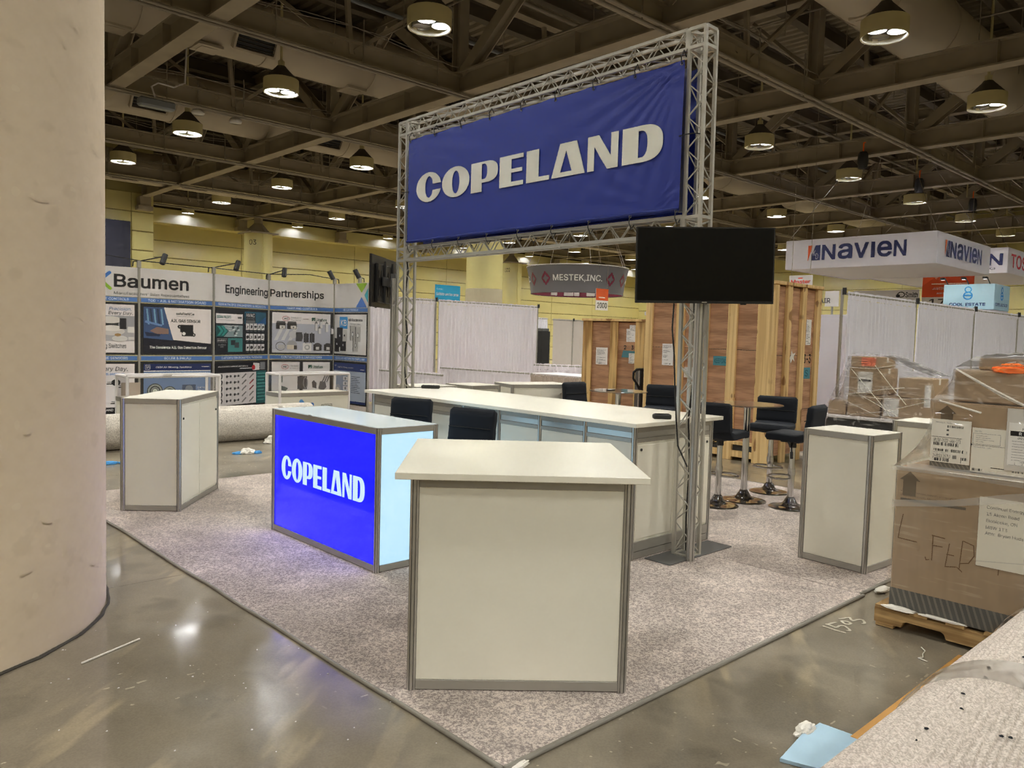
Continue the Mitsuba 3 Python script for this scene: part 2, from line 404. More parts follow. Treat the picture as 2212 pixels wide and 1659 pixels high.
part('wall_left', 'fascia', bx(9.9, HX1, HY1 - .5, HY1 - .02, 7.15, 10.2), 'purlin_paint')
struct('wall_pier', bx(HX0, 9.95, 33.3, HY1 - .01, -.1, 10.0), 'wall_joint')
cladding('wall_pier', HX0, 9.95, 33.295, [0, .8, 1.6, 2.4, 3.2, 4.0, 4.8, 5.6, 6.4, 7.2], [2.0, 9.05])
struct('door_1', cb(6.4, 9.0, 33.2, 33.27, 3.4, 5.96, .01), 'navy')
struct('wall_right', bx(HX1, HX1 + .3, HY0, HY1, -.1, 10.2), 'wall_joint')
cladding('wall_right', HY0, HY1, HX1 - .005, [0, 1.3, 2.6, 3.9, 5.2, 6.5, 7.8], [-8, -3, 2, 7, 12, 17, 22, 27, 32], axis='y')
struct('unseen_wall_back', bx(HX0, HX1, HY0 - .3, HY0, -.1, 10.2), 'unseen_wall_plain')  # unseen wall, placed to close the hall and bounce light
struct('unseen_wall_near', bx(HX0 - .3, HX0, HY0, HY1, -.1, 10.2), 'unseen_wall_plain')  # unseen as well, returns indirect light from the left

# concrete columns
def col_outline():
    z = np.r_[0, .03, .08, np.linspace(.2, 9.6, 24)]
    V, f = lathe([(1.262, a) for a in z], 96)
    n = meshkit.fbm(V * 2.2, 3, 5) - .5; low = np.exp(-V[:, 2] / .10)
    V[:, :2] *= (1 + .0035 * n + .010 * low * (meshkit.fbm(V * 7, 3, 9) - .45))[:, None]
    return V + [-1.772, 3.254, 0], f
struct('column_near', col_outline(), 'column_paint', smooth=True, label='thick round taupe painted concrete column filling the left edge')
ang = np.linspace(-2.6, .4, 40)
r_ = 1.268 + .012 * np.random.default_rng(3).random(40)
part('column_near', 'base_joint', tube(np.stack([-1.772 + r_ * np.cos(ang), 3.254 + r_ * np.sin(ang), np.full(40, .004)], 1), .007 + .004 * np.random.default_rng(4).random(40), 5), 'joint_dark')
def far_column(x, y, r, num, band, zt):
    k = struct('column_far', lathe([(r, band + .01), (r, zt)], 40, (x, y, 0)), 'yellow_wall', smooth=True)
    part(k, 'lower_band', lathe([(r + .012, 0), (r + .012, band), (r, band + .01)], 40, (x, y, 0)), 'band_grey')
    part(k, 'capital', cat(lathe([(r + .02, zt), (.22, zt + .45), (.2, 9.3)], 4, (x, y, 0)), bx(x - r - .05, x + r + .05, y - r - .05, y + r + .05, zt - .06, zt)), 'roof_steel')
    if num:
        q = Print().text(num, -.02, 0, .32, .24, (70, 62, 40), 1)
        a0 = math.atan2(CAM[1] - y, CAM[0] - x) - .62
        printed(k, 'number_plate', q, None, None, None, bend=lambda P, s: np.stack([x + (r + .006) * np.cos(a0 + P[:, 0] / r), y + (r + .006) * np.sin(a0 + P[:, 0] / r), zt - .62 + P[:, 1]], 1))
        part(k, 'conduit', bar((x - .1, y - r - .03, .5), (x - .1, y - r - .03, zt), .02), 'yellow_wall')
        part(k, 'fire_alarm', cb(x - .02, x + .22, y - r - .12, y - r + .02, 3.2, 3.55, .02), 'orange_plastic')
    return k
far_column(15.10, 17.55, .60, None, 3.12, 6.9)
far_column(15.15, 34.3, .66, '03', 0.0, 6.22)
far_column(31.9, 34.3, .66, '102', 0.0, 6.2)

# ---------------------------------------------------------------- roof
mb = []
pitch = .30
xs = np.arange(HX0, HX1, pitch); prof = []
for x in xs: prof += [(x, 9.80), (x + .12, 9.80), (x + .16, 9.875), (x + .26, 9.875)]
prof = np.array(prof)
struct('ceiling', grid(np.stack([np.stack([prof[:, 0], np.full(len(prof), y), prof[:, 1]], 1) for y in (HY0, HY1)])), 'deck_paint')
part('ceiling', 'roof_slab', bx(HX0, HX1, HY0, HY1, 9.9, 10.2), 'deck_paint')
def ibeam_y(x, y0, y1, z, w, h, t=.03):
    return cat(bx(x - w / 2, x + w / 2, y0, y1, z, z + t), bx(x - t / 2, x + t / 2, y0, y1, z + t, z + h - t), bx(x - w / 2, x + w / 2, y0, y1, z + h - t, z + h))
def ibeam_x(y, x0, x1, z, w, h, t=.03):
    return cat(bx(x0, x1, y - w / 2, y + w / 2, z, z + t), bx(x0, x1, y - t / 2, y + t / 2, z + t, z + h - t), bx(x0, x1, y - w / 2, y + w / 2, z + h - t, z + h))
YE = {2: HY0, 3: HY0}
for i, x in enumerate(GX):
    y1 = 33.2 if x < 10 else 36.4
    g = part('ceiling', 'girder', ibeam_y(x, HY0, y1, 7.0, .34, .50, .035), 'roof_steel')
    part(g, 'top_chord', ibeam_y(x, HY0, y1, 9.3, .30, .35), 'roof_steel')
    plates = cat(*[bx(x - .17, x + .17, y - .006, y + .006, 7.03, 7.47) for y in np.arange(GY[0], y1, 1.86)])
    part(g, 'stiffener_plates', plates, 'roof_steel', kind='stuff')
    for j, y in enumerate(GY):
        if y > y1: continue
        part(g, 'post', cat(bx(x - .13, x + .13, y - .13, y - .10, 7.45, 9.35), bx(x - .13, x + .13, y + .10, y + .13, 7.45, 9.35), bx(x - .015, x + .015, y - .1, y + .1, 7.45, 9.35)), 'roof_steel')
        for s in (-1, 1):
            if y + s * 2.785 > y1 or y + s * 2.785 < HY0: continue
            a, b = np.array([x, y + s * .22, 7.45]), np.array([x, y + s * 2.785, 9.42])
            part(g, 'diagonal', cat(bar(a + [-.12, 0, 0], b + [-.12, 0, 0], square=True, up=(1, 0, 0), w=(.26, .03)), bar(a + [.12, 0, 0], b + [.12, 0, 0], square=True, up=(1, 0, 0), w=(.26, .03)), bar(a, b, square=True, up=(1, 0, 0), w=(.03, .22))), 'roof_steel')
    if x > 10 or x > 9: part(g, 'wall_bracket', cat(bx(x - .3, x + .3, y1 - .5, y1 - .1, 6.45, 6.62), bx(x - .22, x + .22, y1 - .45, y1, 6.62, 7.0)), 'roof_steel')
for j, y in enumerate(GY):
    c = part('ceiling', 'cross_chord', ibeam_x(y, HX0, HX1, 7.05, .26, .40), 'roof_steel')
    part(c, 'top_chord', ibeam_x(y, HX0, HX1, 9.3, .26, .3), 'roof_steel')
    for dy in (-.16, .0): part(c, 'pipe', bar((HX0, y - .13 + dy, 6.98 - .03), (HX1, y - .13 + dy, 6.98 - .03), .032, 8), 'pipe_paint', smooth=60)
    part(c, 'pipe_rungs', cat(*[bar((xx, y - .30, 6.97), (xx, y - .12, 6.97), .018, 5) for xx in np.arange(HX0 + .4, HX1, 1.42)]), 'pipe_paint', kind='stuff')
    part(c, 'hanger_rods', cat(*[bar((xx, y - .14, 6.95), (xx, y - .14, 7.9), .016, 5) for xx in np.arange(HX0 + .7, HX1, 1.89)]), 'pipe_paint', kind='stuff')
    part(c, 'wires', cat(*[tube([(xx, y - .18, 7.62 + .08 * math.sin(xx * 1.3 + j + w)) for xx in np.arange(HX0, HX1, .9)], .008, 4) for w in (0, 1)]), 'pipe_paint', kind='stuff')
    for i in range(len(GX) - 1):
        xm = (GX[i] + GX[i + 1]) / 2
        part(c, 'brace', bar((xm, y, 7.2), (xm - .16, y + .05, 9.4), square=True, w=(.09, .09)), 'roof_steel')
        part(c, 'brace', bar((xm + .05, y, 7.25), (GX[i + 1] - .1, y, 9.35), square=True, w=(.10, .08)), 'roof_steel')
        part(c, 'brace', bar((xm - .4, y - .05, 7.3), (GX[i] + .5, y + 1.9, 9.4), square=True, w=(.08, .08)), 'roof_steel')
yy = np.arange(HY0 + .8, HY1 - 1, 1.857)
for y in yy: part('ceiling', 'purlin', ibeam_x(y, HX0, HX1, 9.42, .24, .38, .03), 'purlin_paint')
for k, y in enumerate(np.arange(HY0 + 1.6, HY1 - 1.5, 2.785)):
    part('ceiling', 'sprinkler_main', bar((HX0, y, 9.18), (HX1, y, 9.18), .055, 8), 'pipe_paint' if k % 3 else 'blue_pipe', smooth=60)
for x in np.arange(HX0 + 1.2, HX1 - .8, 2.835): part('ceiling', 'sprinkler_branch', bar((x, HY0, 8.98), (x, HY1 - .8, 8.98), .024, 6), 'pipe_paint', smooth=60)
part('ceiling', 'drop_rods', cat(*[bar((x, y, z), (x, y, 9.7), .011, 4) for x in np.arange(HX0 + 2.6, 38, 2.835) for y in np.arange(-2, 34, 2.785) for z in (8.0,)]), 'pipe_paint', kind='stuff')

# ventilation ducts through the webs of the girders
def duct(y, z, r, x0, x1, label, grilles):
    k = thing('ventilation_duct', label, 'air duct')
    V, f = lathe([(r, 0), (r, x1 - x0)], 36)
    scene[k] = plym((np.stack([x0 + V[:, 2], y + V[:, 0], z + V[:, 1]], 1), f), 'duct_paint', smooth=True)
    for xc in np.arange(x0 + 1.4, x1, 2.835):
        V, f = lathe([(r, -.03), (r + .022, -.03), (r + .022, .03), (r, .03)], 36)
        part(k, 'joint_band', (np.stack([xc + V[:, 2], y + V[:, 0], z + V[:, 1]], 1), f), 'duct_paint', smooth=50)
    for gx in grilles:                                     # side outlets, tilted down to the hall
        a = math.radians(215); n = np.array([0, math.cos(a), math.sin(a)]); t = np.array([0, -math.sin(a), math.cos(a)])
        c = np.array([gx, y, z]) + n * (r - .02)
        g = part(k, 'grille', cat(*[bar(c + n * .06 + t * s * .24 - [.5, 0, 0], c + n * .06 + t * s * .24 + [.5, 0, 0], square=True, up=t, w=(.16, .05)) for s in (-1, 1)],
                                   *[bar(c + n * .06 - t * .26 + [s * .48, 0, 0], c + n * .06 + t * .26 + [s * .48, 0, 0], square=True, up=(1, 0, 0), w=(.16, .05)) for s in (-1, 1)]), 'duct_paint')
        part(g, 'grille_shade', bar(c - n * .02 + [-.47, 0, 0], c - n * .02 + [.47, 0, 0], square=True, up=t, w=(.12, .46)), 'slot_dark')  # dark block stands in for the shade inside the duct
        for s in np.linspace(-.17, .17, 5): part(g, 'vane', bar(c + n * .07 + t * s + [-.46, 0, 0], c + n * .07 + t * s + [.46, 0, 0], square=True, up=t, w=(.05, .008)), 'purlin_paint')
    return k
d1 = duct(16.05, 8.6, .72, HX0, HX1, 'wide round duct that runs behind the girder above the blue banner', [6.18, 11.9])
d2 = duct(21.9, 8.3, .72, HX0, HX1, 'round duct with a dark side grille second from the yellow wall', [5.8, 11.42, 17.3])
d3 = duct(30.4, 7.7, .60, HX0, HX1, 'round duct closest to the yellow wall on the left', [7.78, 10.43, 14.2])
d4 = duct(4.78, 8.65, .72, 9.6, HX1, 'wide round duct in the upper right corner above two drum lamps', [])
for k, (x, y, z) in ((d1, (5.23, 15.9, 7.87)), (d1, (9.1, 16.1, 7.87)), (d1, (3.38, 16.2, 7.87)), (d4, (13.6, 4.7, 7.92))):
    part(k, 'white_diffuser', cat(cb(x - .28, x + .28, y - .28, y + .28, z - .02, z + .04), cb(x - .18, x + .18, y - .18, y + .18, z - .035, z - .02)), 'duct_paint')

# ---------------------------------------------------------------- high bay lamps on the lattice of the roof bays
R_ = .385
drum = plym(lathe([(R_ - .02, .012), (R_, 0), (R_ + .008, .012), (R_ + .008, .30), (R_ - .015, .305), (R_ - .025, .29), (R_ - .02, .012)], 40), 'lamp_cream', smooth=40)
cone = plym(lathe([(R_ - .005, .30), (.13, .56), (.10, .60), (0, .60)], 32), 'lamp_dark', smooth=40)
stem = plym(cat(lathe([(.075, .58), (.075, .72), (.03, .73)], 12), bar((0, 0, .7), (0, 0, 2.35), .03, 8)), 'lamp_cream', smooth=40)
inside = plym(lathe([(R_ - .025, .285), (0, .285)], 32), 'lamp_inside')
BR = .150
lens = plym(lathe([(BR, .10), (BR + .012, .105), (BR, .115), (.05, .14), (0, .145)], 20), 'lens_grey', smooth=True)
cup = plym(lathe([(BR + .014, .07), (BR + .016, .12), (.08, .24), (.05, .285)], 20), 'lens_grey', smooth=True)
bulb_v, bulb_f = lathe([(0, .085), (BR, .09)], 20)
wire = plym(cat(*[tube([(BR * math.cos(t) * s, .0 + BR * math.sin(t) * s, .08) for t in np.linspace(0, 6.3, 16)], .004, 4) for s in (.5, .95)]), 'lens_grey')
bulb = plym((bulb_v, bulb_f[:, ::-1]), 'lamp_inside')
v0, f0, _ = meshkit.WRITTEN[bulb['filename']][:3]
nz = np.cross(v0[f0[:, 1]] - v0[f0[:, 0]], v0[f0[:, 2]] - v0[f0[:, 0]])[:, 2].sum()
if nz > 0: bulb = plym((bulb_v, bulb_f), 'lamp_inside')
NTH = ['first', 'second', 'third', 'fourth', 'fifth', 'sixth', 'seventh', 'eighth', 'ninth']
def lamp(x, y, z, lit, a0, label, small=False, gain=1.0):
    k = thing('high_bay_lamp', label, 'ceiling lamp', 'high bay lamps hanging from the roof')
    s = .72 if small else 1.0
    M = T().translate([x, y, z]).scale(s)
    share(k, 'drum', drum, M); share(k, 'cone_cap', cone, M); share(k, 'stem', stem, M); share(k, 'reflector_plate', inside, M)
    for q in range(3):
        a = a0 + q * 2.094; Mq = M @ T().translate([.205 * math.cos(a), .205 * math.sin(a), 0])
        b = share(k, 'reflector_bulb', cup, Mq)
        if q < lit:
            kk = key_for(b + '__glow'); scene[kk] = {**bulb, 'to_world': Mq, 'emitter': {'type': 'area', 'radiance': rgb(LAMP * gain)}}
        else: share(b, 'lens', lens, Mq)
LX, LY = [6.571 + 5.663 * i for i in range(-4, 8)], [3.82 + 5.576 * j for j in range(-4, 7)]
for a, x in enumerate(LX):
    i = a - 4
    for b, y in enumerate(LY):
        j = b - 4
        if i < 0 and j > 2: continue
        if j < 0 and i > 2: continue
        small = j == 6
        if j == 6: y = 36.0; x += .2
        lit = 3 if j >= 2 or i < 0 or j < 0 else 2  # rows out of view fully lit, to light the near counter, column and floor
        state = 'fully lit' if lit == 3 else 'half lit'
        if small: lab = f'small drum lamp close to the yellow wall, {NTH[max(i, 0)]} one from the thick column'
        elif i < 0: lab = f'{state} drum lamp outside the photo beyond the thick column, {NTH[-i - 1]} row, {NTH[min(j + 4, 8)]} along'
        else: lab = f'{state} drum lamp, {NTH[max(j, 0)]} along the {NTH[i]} lamp row out from the thick column'
        if i >= 0 and j < 0: lab = f'drum lamp above and behind the camera, outside the photo, {NTH[i]} row, {NTH[-j - 1]} back'
        lamp(x, y, 7.0 if not small else 6.98, lit, 2.4 if j >= 2 else (3.8 if i == 0 else 2.9), lab, small, .80 if j >= 2 else (.50 if (i < 0 or j < 0) else 1.1))

# small devices hung from the chords
for (x, y, z), lab in (((5.71, 17.6, 6.88), 'left one of two small white detectors hanging under a roof chord'), ((6.66, 17.6, 6.86), 'right one of two small white detectors hanging under a roof chord'), ((16.9, 28.8, 6.98), 'small white detector under the roof chord near the far column')):
    k = thing('ceiling_detector', lab, 'detector'); part(k, 'body', lathe([(0, -.06), (.14, -.05), (.16, 0), (.12, .06), (0, .06)], 20, (x, y, z)), 'white_plastic', smooth=True); part(k, 'rod', bar((x, y, z + .05), (x, y, z + .75), .014), 'pipe_paint')
k = thing('projector_box', 'dark grey box with white cables hung under the duct by the thick column', 'projector')
part(k, 'body', cb(4.15, 4.95, 16.95, 17.2, 6.62, 6.82, .04), 'blue_pipe'); part(k, 'cable', tube([(4.55, 17.1, 6.82), (4.45, 17.1, 7.1), (4.6, 17.1, 7.22), (4.95, 17.1, 7.2), (5.2, 17.1, 7.35), (5.25, 17.1, 8.4)], .022, 6), 'white_plastic', smooth=True)
for (x, y, z), lab in (((20.55, 7.67, 6.93), 'black chain hoist bag hanging nearest above the white box sign'), ((26.2, 8.18, 7.13), 'black chain hoist bag hanging second above the white box sign'), ((31.65, 8.17, 7.22), 'small black hoist bag farthest to the right under the roof')):
    k = thing('chain_hoist', lab, 'chain hoist'); part(k, 'bag', lathe([(0, -.32), (.12, -.30), (.15, -.1), (.13, .1), (.09, .16), (0, .17)], 14, (x, y, z)), 'black_panel', smooth=True)
    part(k, 'hook', tube([(x, y, z + .15), (x, y, z + .42), (x + .09, y, z + .44)], .02), 'orange_plastic')
# ================================================================ THE BOOTH
# two carpet widths with a taped edge
def carpet(x0, x1, y0, y1, wavy):
    nx, ny = 40, 70
    X, Y = np.meshgrid(np.linspace(x0, x1, nx), np.linspace(y0, y1, ny), indexing='ij')
    Z = np.full_like(X, .012) + .003 * (meshkit.fbm(np.stack([X * 2.4, Y * 2.4, X * 0], -1), 3, 2) - .5)
    P = np.stack([X, Y, Z], -1)
    if wavy: P[0, :, 0] += .018 * (meshkit.fbm(np.stack([Y[0] * 2.2, Y[0] * 0, Y[0] * 0], -1), 2, 6) - .5)
    bot = P.copy(); bot[..., 2] = .001
    edges = [grid(np.stack([e, b], 0)) for e, b in ((P[0], bot[0]), (P[-1], bot[-1]), (P[:, 0], bot[:, 0]), (P[:, -1], bot[:, -1]))]
    return cat(grid(P), *edges), P
m_, P_ = carpet(0, 3.178, 0, 6.15, True)
ca = thing('carpet', 'light grey mottled carpet under the front counter and the glowing light box', 'carpet')
part(ca, 'pile', m_, 'carpet_pile', smooth=30)
part(ca, 'edge_tape', tube(P_[0] + [-.006, 0, -.004], .011, 6), 'carpet_tape', smooth=True)
part(ca, 'edge_tape', tube(P_[:, 0] + [0, -.006, -.004], .013, 6), 'carpet_tape', smooth=True)
m_, P_ = carpet(3.186, 6.32, .02, 6.15, False)
cb_ = thing('carpet', 'grey mottled carpet beyond the seam, under the bar table and the small pedestal', 'carpet')
part(cb_, 'pile', m_, 'carpet_pile', smooth=30)
part(cb_, 'edge_tape', tube(P_[:, 0] + [0, -.006, -.004], .012, 6), 'carpet_tape', smooth=True)
part(cb_, 'edge_tape', tube(P_[-1] + [.004, 0, -.004], .010, 6), 'carpet_tape', smooth=True)

# ---------------------------------------------------------------- modular counters of grooved posts, rails and panels
PR = .021
def groove_ring(r=PR):
    o = []
    for k in range(8):
        a = k * 45
        for d, rr in ((-15, r), (15, r), (17.5, r - .007), (27.5, r - .007)): o.append([rr * math.cos(math.radians(a + d)), rr * math.sin(math.radians(a + d))])
    return np.array(o)
GR = groove_ring()
_posts = {}
def post_ply(h):
    if h not in _posts: _posts[h] = plym(prism(GR, 0, h), 'alu')
    return _posts[h]

def counter(key, loc, ang, A, B, h, bays, top, rail=.045, base=.048, base_z=.0, glow=None, doors=(), double=(), lower=.0, sides='frbl'):
    """posts, rails and panels of one counter; local x runs along the front from left to right, y away from the viewer"""
    M = lambda v: xf(v, ang, loc)
    W = T().translate(list(loc)).rotate([0, 0, 1], math.degrees(ang))
    z1 = h
    corners = dict(f=((0, 0), (A, 0)), r=((A, 0), (A, B)), b=((A, B), (0, B)), l=((0, B), (0, 0)))
    done = set()
    for s in sides:
        (xa, ya), (xb, yb) = corners[s]; n = bays.get(s, 1)
        d = np.array([xb - xa, yb - ya]); L = np.hypot(*d); d /= L; o = np.array([d[1], -d[0]])          # o: outwards
        for k in range(n + 1):
            q = np.array([xa, ya]) + d * L * k / n
            t = tuple(np.round(q, 3))
            if t in done: continue
            done.add(t)
            q = q - o * PR if 0 < k < n else np.clip(q, [PR, PR], [A - PR, B - PR])
            share(key, 'post', post_ply(round(z1, 3)), W @ T().translate([q[0], q[1], 0]))
        for k in range(n):
            a, b = L * k / n + (2 * PR if k == 0 else PR) - .002, L * (k + 1) / n - (2 * PR if k == n - 1 else PR) + .002
            def slab(u0, u1, v0, v1, zz0, zz1, c=.0015):        # u along the side, v outwards from the post faces
                pts, f = cb(u0, u1, v0, v1, zz0, zz1, c)
                return M((np.c_[np.array([xa, ya]) + pts[:, :1] * d + pts[:, 1:2] * o, pts[:, 2]], f[:, ::-1]))
            part(key, 'top_rail', slab(a, b, -.032, -.009, z1 - rail, z1 - .002), 'alu_flat')
            part(key, 'bottom_rail', slab(a, b, -.032, -.009, .004, base), 'alu_flat')
            zl = base
            if lower: part(key, 'kick_rail', slab(a, b, -.030, -.006, base + .004, base + lower), 'alu_flat'); zl = base + lower
            zt = z1 - rail - (.045 if s in double else 0)
            if s in double: part(key, 'upper_panel', slab(a, b, -.028, -.016, z1 - rail - .045, z1 - rail), 'alu'); part(key, 'upper_rail', slab(a, b, -.032, -.008, z1 - rail - .075, z1 - rail - .045), 'alu_flat'); zt -= .03
            g = (glow or {}).get(s)
            pn = part(key, 'panel', slab(a, b, -.024, -.016, zl, zt), 'laminate')
            if g is not None:
                scene[pn]['bsdf'] = {'type': 'ref', 'id': 'mat_gloss_blue' if g is BOXB else 'mat_gloss_white'}; scene[pn]['emitter'] = {'type': 'area', 'radiance': rgb(g)}
            if s in doors:
                dr_ = part(key, 'door', slab(a + .012, (a + b) / 2 + .02, -.020, -.010, zl + .02, zt - .022), 'laminate')
                d2_ = part(key, 'door', slab((a + b) / 2 - .02, b - .012, -.016, -.006, zl + .02, zt - .022), 'laminate')
                for dd, u, v in ((dr_, a + .05, -.010), (d2_, b - .05, -.006)):
                    c = np.array([xa, ya]) + d * u + o * v
                    V, f = lathe([(.010, 0), (.010, .006), (.004, .009), (0, .009)], 14)
                    V = np.c_[c + V[:, :1] * d + V[:, 2:] * o, z1 - rail - .13 + V[:, 1]]
                    part(dd, 'lock', M((V, f)), 'slot_dark')
    if top == 'flush': part(key, 'top', M(cb(.012, A - .012, .012, B - .012, z1 - .014, z1 + .002, .002)), 'laminate')
    elif top == 'glow':
        k = part(key, 'top', M(cb(.012, A - .012, .012, B - .012, z1 - .012, z1 + .003, .002)), 'gloss_white'); scene[k]['emitter'] = {'type': 'area', 'radiance': rgb([.38 * x for x in (.80, .98, 1.0)])}
        for u, w in ((.35, B - .008), (.95, B - .008), (.6, .006), (.05, B / 2)): part(key, 'top_clip', M(cb(u, u + .03, w - .006, w + .006, z1, z1 + .006, .001)), 'chrome')
    else:
        x0, x1, y0, y1 = top
        part(key, 'worktop', M(cb(x0, x1, y0, y1, z1, z1 + .030, .002)), 'laminate')
    return key

PI2 = math.pi / 2
k = thing('front_counter', 'white square counter with overhanging top standing in the corner of the carpet nearest the camera', 'counter')
counter(k, (.084, .753, .012), math.radians(-41.29), 1.006, 1.0, .978, {}, (-.062, 1.068, -.058, 1.085))
k = thing('light_box_counter', 'glowing counter with a bright blue front, white sides and silver frame', 'counter')
light_box = counter(k, (.931, 3.827, .012), -PI2, 1.534, .513, .982, {}, 'glow', glow={'f': BOXB, 'r': BOXW, 'b': [2.2 * x for x in BOXW], 'l': BOXW})  # unseen back glows brightest, to light the long counter behind it
k = thing('corner_pedestal', 'white pedestal with a silver frame and sliding doors beside the thick column', 'counter')
counter(k, (.188, 5.17, .012), math.radians(-40.12), .522, 1.048, .986, {}, 'flush', doors='r')
k = thing('corner_pedestal', 'white pedestal with a silver frame next to the wrapped pallet on the right', 'counter')
counter(k, (3.671, .705, .012), math.radians(-94.15), .535, .464, .990, {}, 'flush')
k = thing('long_counter', 'long white counter with seven panels along the front under the truss', 'counter')
long_counter = counter(k, (2.555, 4.875, .012), -PI2, 3.455, 1.035, .988, {'f': 7, 'b': 7}, (-.037, 3.509, -.062, 1.079), base=.055, lower=.075, doors='r', double='fr')
k = thing('rear_pedestal', 'white pedestal half hidden between the right pedestal and the wrapped boxes', 'counter')
counter(k, (5.03, .58, .012), -PI2, 1.0, .5, .988, {}, 'flush')
k = thing('rear_counter', 'low white counter top just right of the left truss tower', 'counter')
counter(k, (3.55, 5.42, .012), 0, .62, .52, .984, {}, 'flush')
k = thing('rear_counter', 'small white counter in the middle behind the long counter', 'counter')
counter(k, (4.30, 5.32, .012), 0, .50, .53, .986, {}, 'flush')
k = thing('rear_counter', 'white counter with two locked doors behind the long counter, left of a black stool', 'counter')
counter(k, (4.961, 5.30, .012), math.radians(-17), .92, .55, .990, {}, 'flush', doors='f')

# ---------------------------------------------------------------- lettering of the booth's name
def ell(cx, cy, rx, ry, n=56): return Polygon(ring(n) * [rx, ry] + [cx, cy])
def half(x, y0, y1, rx, n=24):
    """rounded right-hand side standing on the line x"""
    t = np.linspace(-PI2, PI2, n); c, r = (y0 + y1) / 2, (y1 - y0) / 2
    s, cc = np.sin(t), np.cos(t)
    return Polygon(np.r_[np.stack([x + rx * np.sign(cc) * np.abs(cc) ** .8, c + r * np.sign(s) * np.abs(s) ** .8], 1)])
def logo():
    b, t = 3.007, 3.290
    C = ell(.555, 3.155, .219, .152).difference(ell(.563, 3.155, .067, .110)).difference(sbox(.56, 3.118, .9, 3.181)).difference(sbox(.563, 3.07, .622, 3.24).intersection(ell(.56, 3.155, .075, .110)))
    O = ell(1.013, 3.153, .223, .151).difference(ell(1.017, 3.150, .060, .112))
    P = union_all([sbox(1.261, b, 1.426, t), sbox(1.40, 3.091, 1.50, t - .0), half(1.49, 3.091, t, .171)]).difference(union_all([sbox(1.423, 3.124, 1.455, 3.268), half(1.452, 3.124, 3.268, .053)]))
    E = union_all([sbox(1.685, b, 1.851, t), sbox(1.685, 3.252, 2.013, t), sbox(1.685, 3.130, 1.999, 3.164), sbox(1.685, b, 2.015, 3.047)])
    L = union_all([sbox(2.055, b, 2.216, t), sbox(2.055, b, 2.352, 3.046)])
    A = Polygon([(2.377, b), (2.776, b), (2.676, t), (2.477, t)]).difference(Polygon([(2.484, 3.046), (2.622, 3.046), (2.552, 3.224)]))
    N = union_all([sbox(2.801, b, 2.876, t), sbox(3.056, b, 3.133, t), Polygon([(2.801, t), (2.924, t), (3.133, b), (3.02, b)])])
    N = N.difference(Polygon([(2.876, b - .01), (2.876, 3.202), (3.02, b - .01)])).difference(Polygon([(2.924, t + .01), (3.056, 3.11), (3.056, t + .01)]))
    D = union_all([sbox(3.175, b, 3.38, t), half(3.37, b, t, .206)]).difference(union_all([sbox(3.337, 3.045, 3.36, 3.25), half(3.358, 3.045, 3.25, .069)]))
    return [affinity.translate(g, 0, -3.007) for g in (C, O, P, E, L, A, N, D)]
LOGO = logo()
def logo_mesh(o, u, v, sx, sy, x_shift, depth):
    u, v = np.asarray(u, float), np.asarray(v, float); n = np.cross(u, v); out = []
    for g in LOGO:
        m = trimesh.creation.extrude_polygon(g, 1.0, engine='earcut'); q = np.array(m.vertices)
        out.append((np.asarray(o, float) + (q[:, :1] - x_shift) * sx * u + q[:, 1:2] * sy * v + q[:, 2:] * depth * n, np.array(m.faces)))
    return out
# on the light box: eight letters that glow
for i, m_ in enumerate(logo_mesh((.931 + .0145, 3.827 - .16, .012 + .445), (0, -1, 0), (0, 0, 1), .372, .62, .337, .0015)):
    k = part(light_box, 'letter', m_, 'gloss_white'); scene[k]['emitter'] = {'type': 'area', 'radiance': rgb((.50, .74, .86))}

# ---------------------------------------------------------------- the truss goal: two towers, two beams
truss = thing('truss_frame', 'silver box truss goal of two towers and two beams that carries the blue banner', 'truss')
Q = [(-1, -1), (1, -1), (1, 1), (-1, 1)]
def box_truss(p, q, s, u, w, step, prefix, ends=True, phase=0):
    """four square chords and a zigzag of rods on each of the four faces"""
    p, q, u, w = (np.asarray(v, float) for v in (p, q, u, w)); L = np.linalg.norm(q - p); d = (q - p) / L
    c = [p + (a * u + b * w) * s / 2 for a, b in Q]
    for e in c: part(truss, prefix + '_chord', bar(e, e + d * L, square=True, up=u, w=(.024, .024)), 'truss_alu')
    n = max(2, int(round(L / step)))
    for f in range(4):
        a, b = c[f], c[(f + 1) % 4]
        t = np.linspace(.02, L - .02, n + 1)
        pts = [(a if (k + f + phase) % 2 else b) + d * x for k, x in enumerate(t)]
        part(truss, prefix + '_lacing', cat(*[bar(m, o, .0055, 5) for m, o in zip(pts, pts[1:])]), 'truss_alu')
    if ends:
        for x in (0, L):
            for f in range(4): part(truss, prefix + '_end_bar', bar(c[f] + d * x, c[(f + 1) % 4] + d * x, square=True, up=d, w=(.024, .024)), 'truss_alu')
S_ = .134
RB, RT, LB, LT_ = np.array([3.0289, 1.2632, 0.022]), np.array([3.0033, 1.2858, 3.8916]), np.array([3.0929, 5.0485, 0.022]), np.array([3.087, 5.0485, 3.8916])
ux, uy = np.array([1.0, 0, 0]), np.array([0, 1.0, 0])
for a, b in ((RB, RT), (LB, LT_)):
    w_ = (b - a) / (b - a)[2]; at = lambda z, a=a, w_=w_: a + w_ * (z - a[2])
    box_truss(at(.02), at(2.4151), S_, ux, uy, .118, 'tower')
    box_truss(at(2.4151), at(2.5392), S_, ux, uy, .126, 'corner_block')
    box_truss(at(2.5392), at(3.7596), S_, ux, uy, .118, 'tower')
    box_truss(at(3.7596), at(3.8916), S_, ux, uy, .134, 'corner_block')
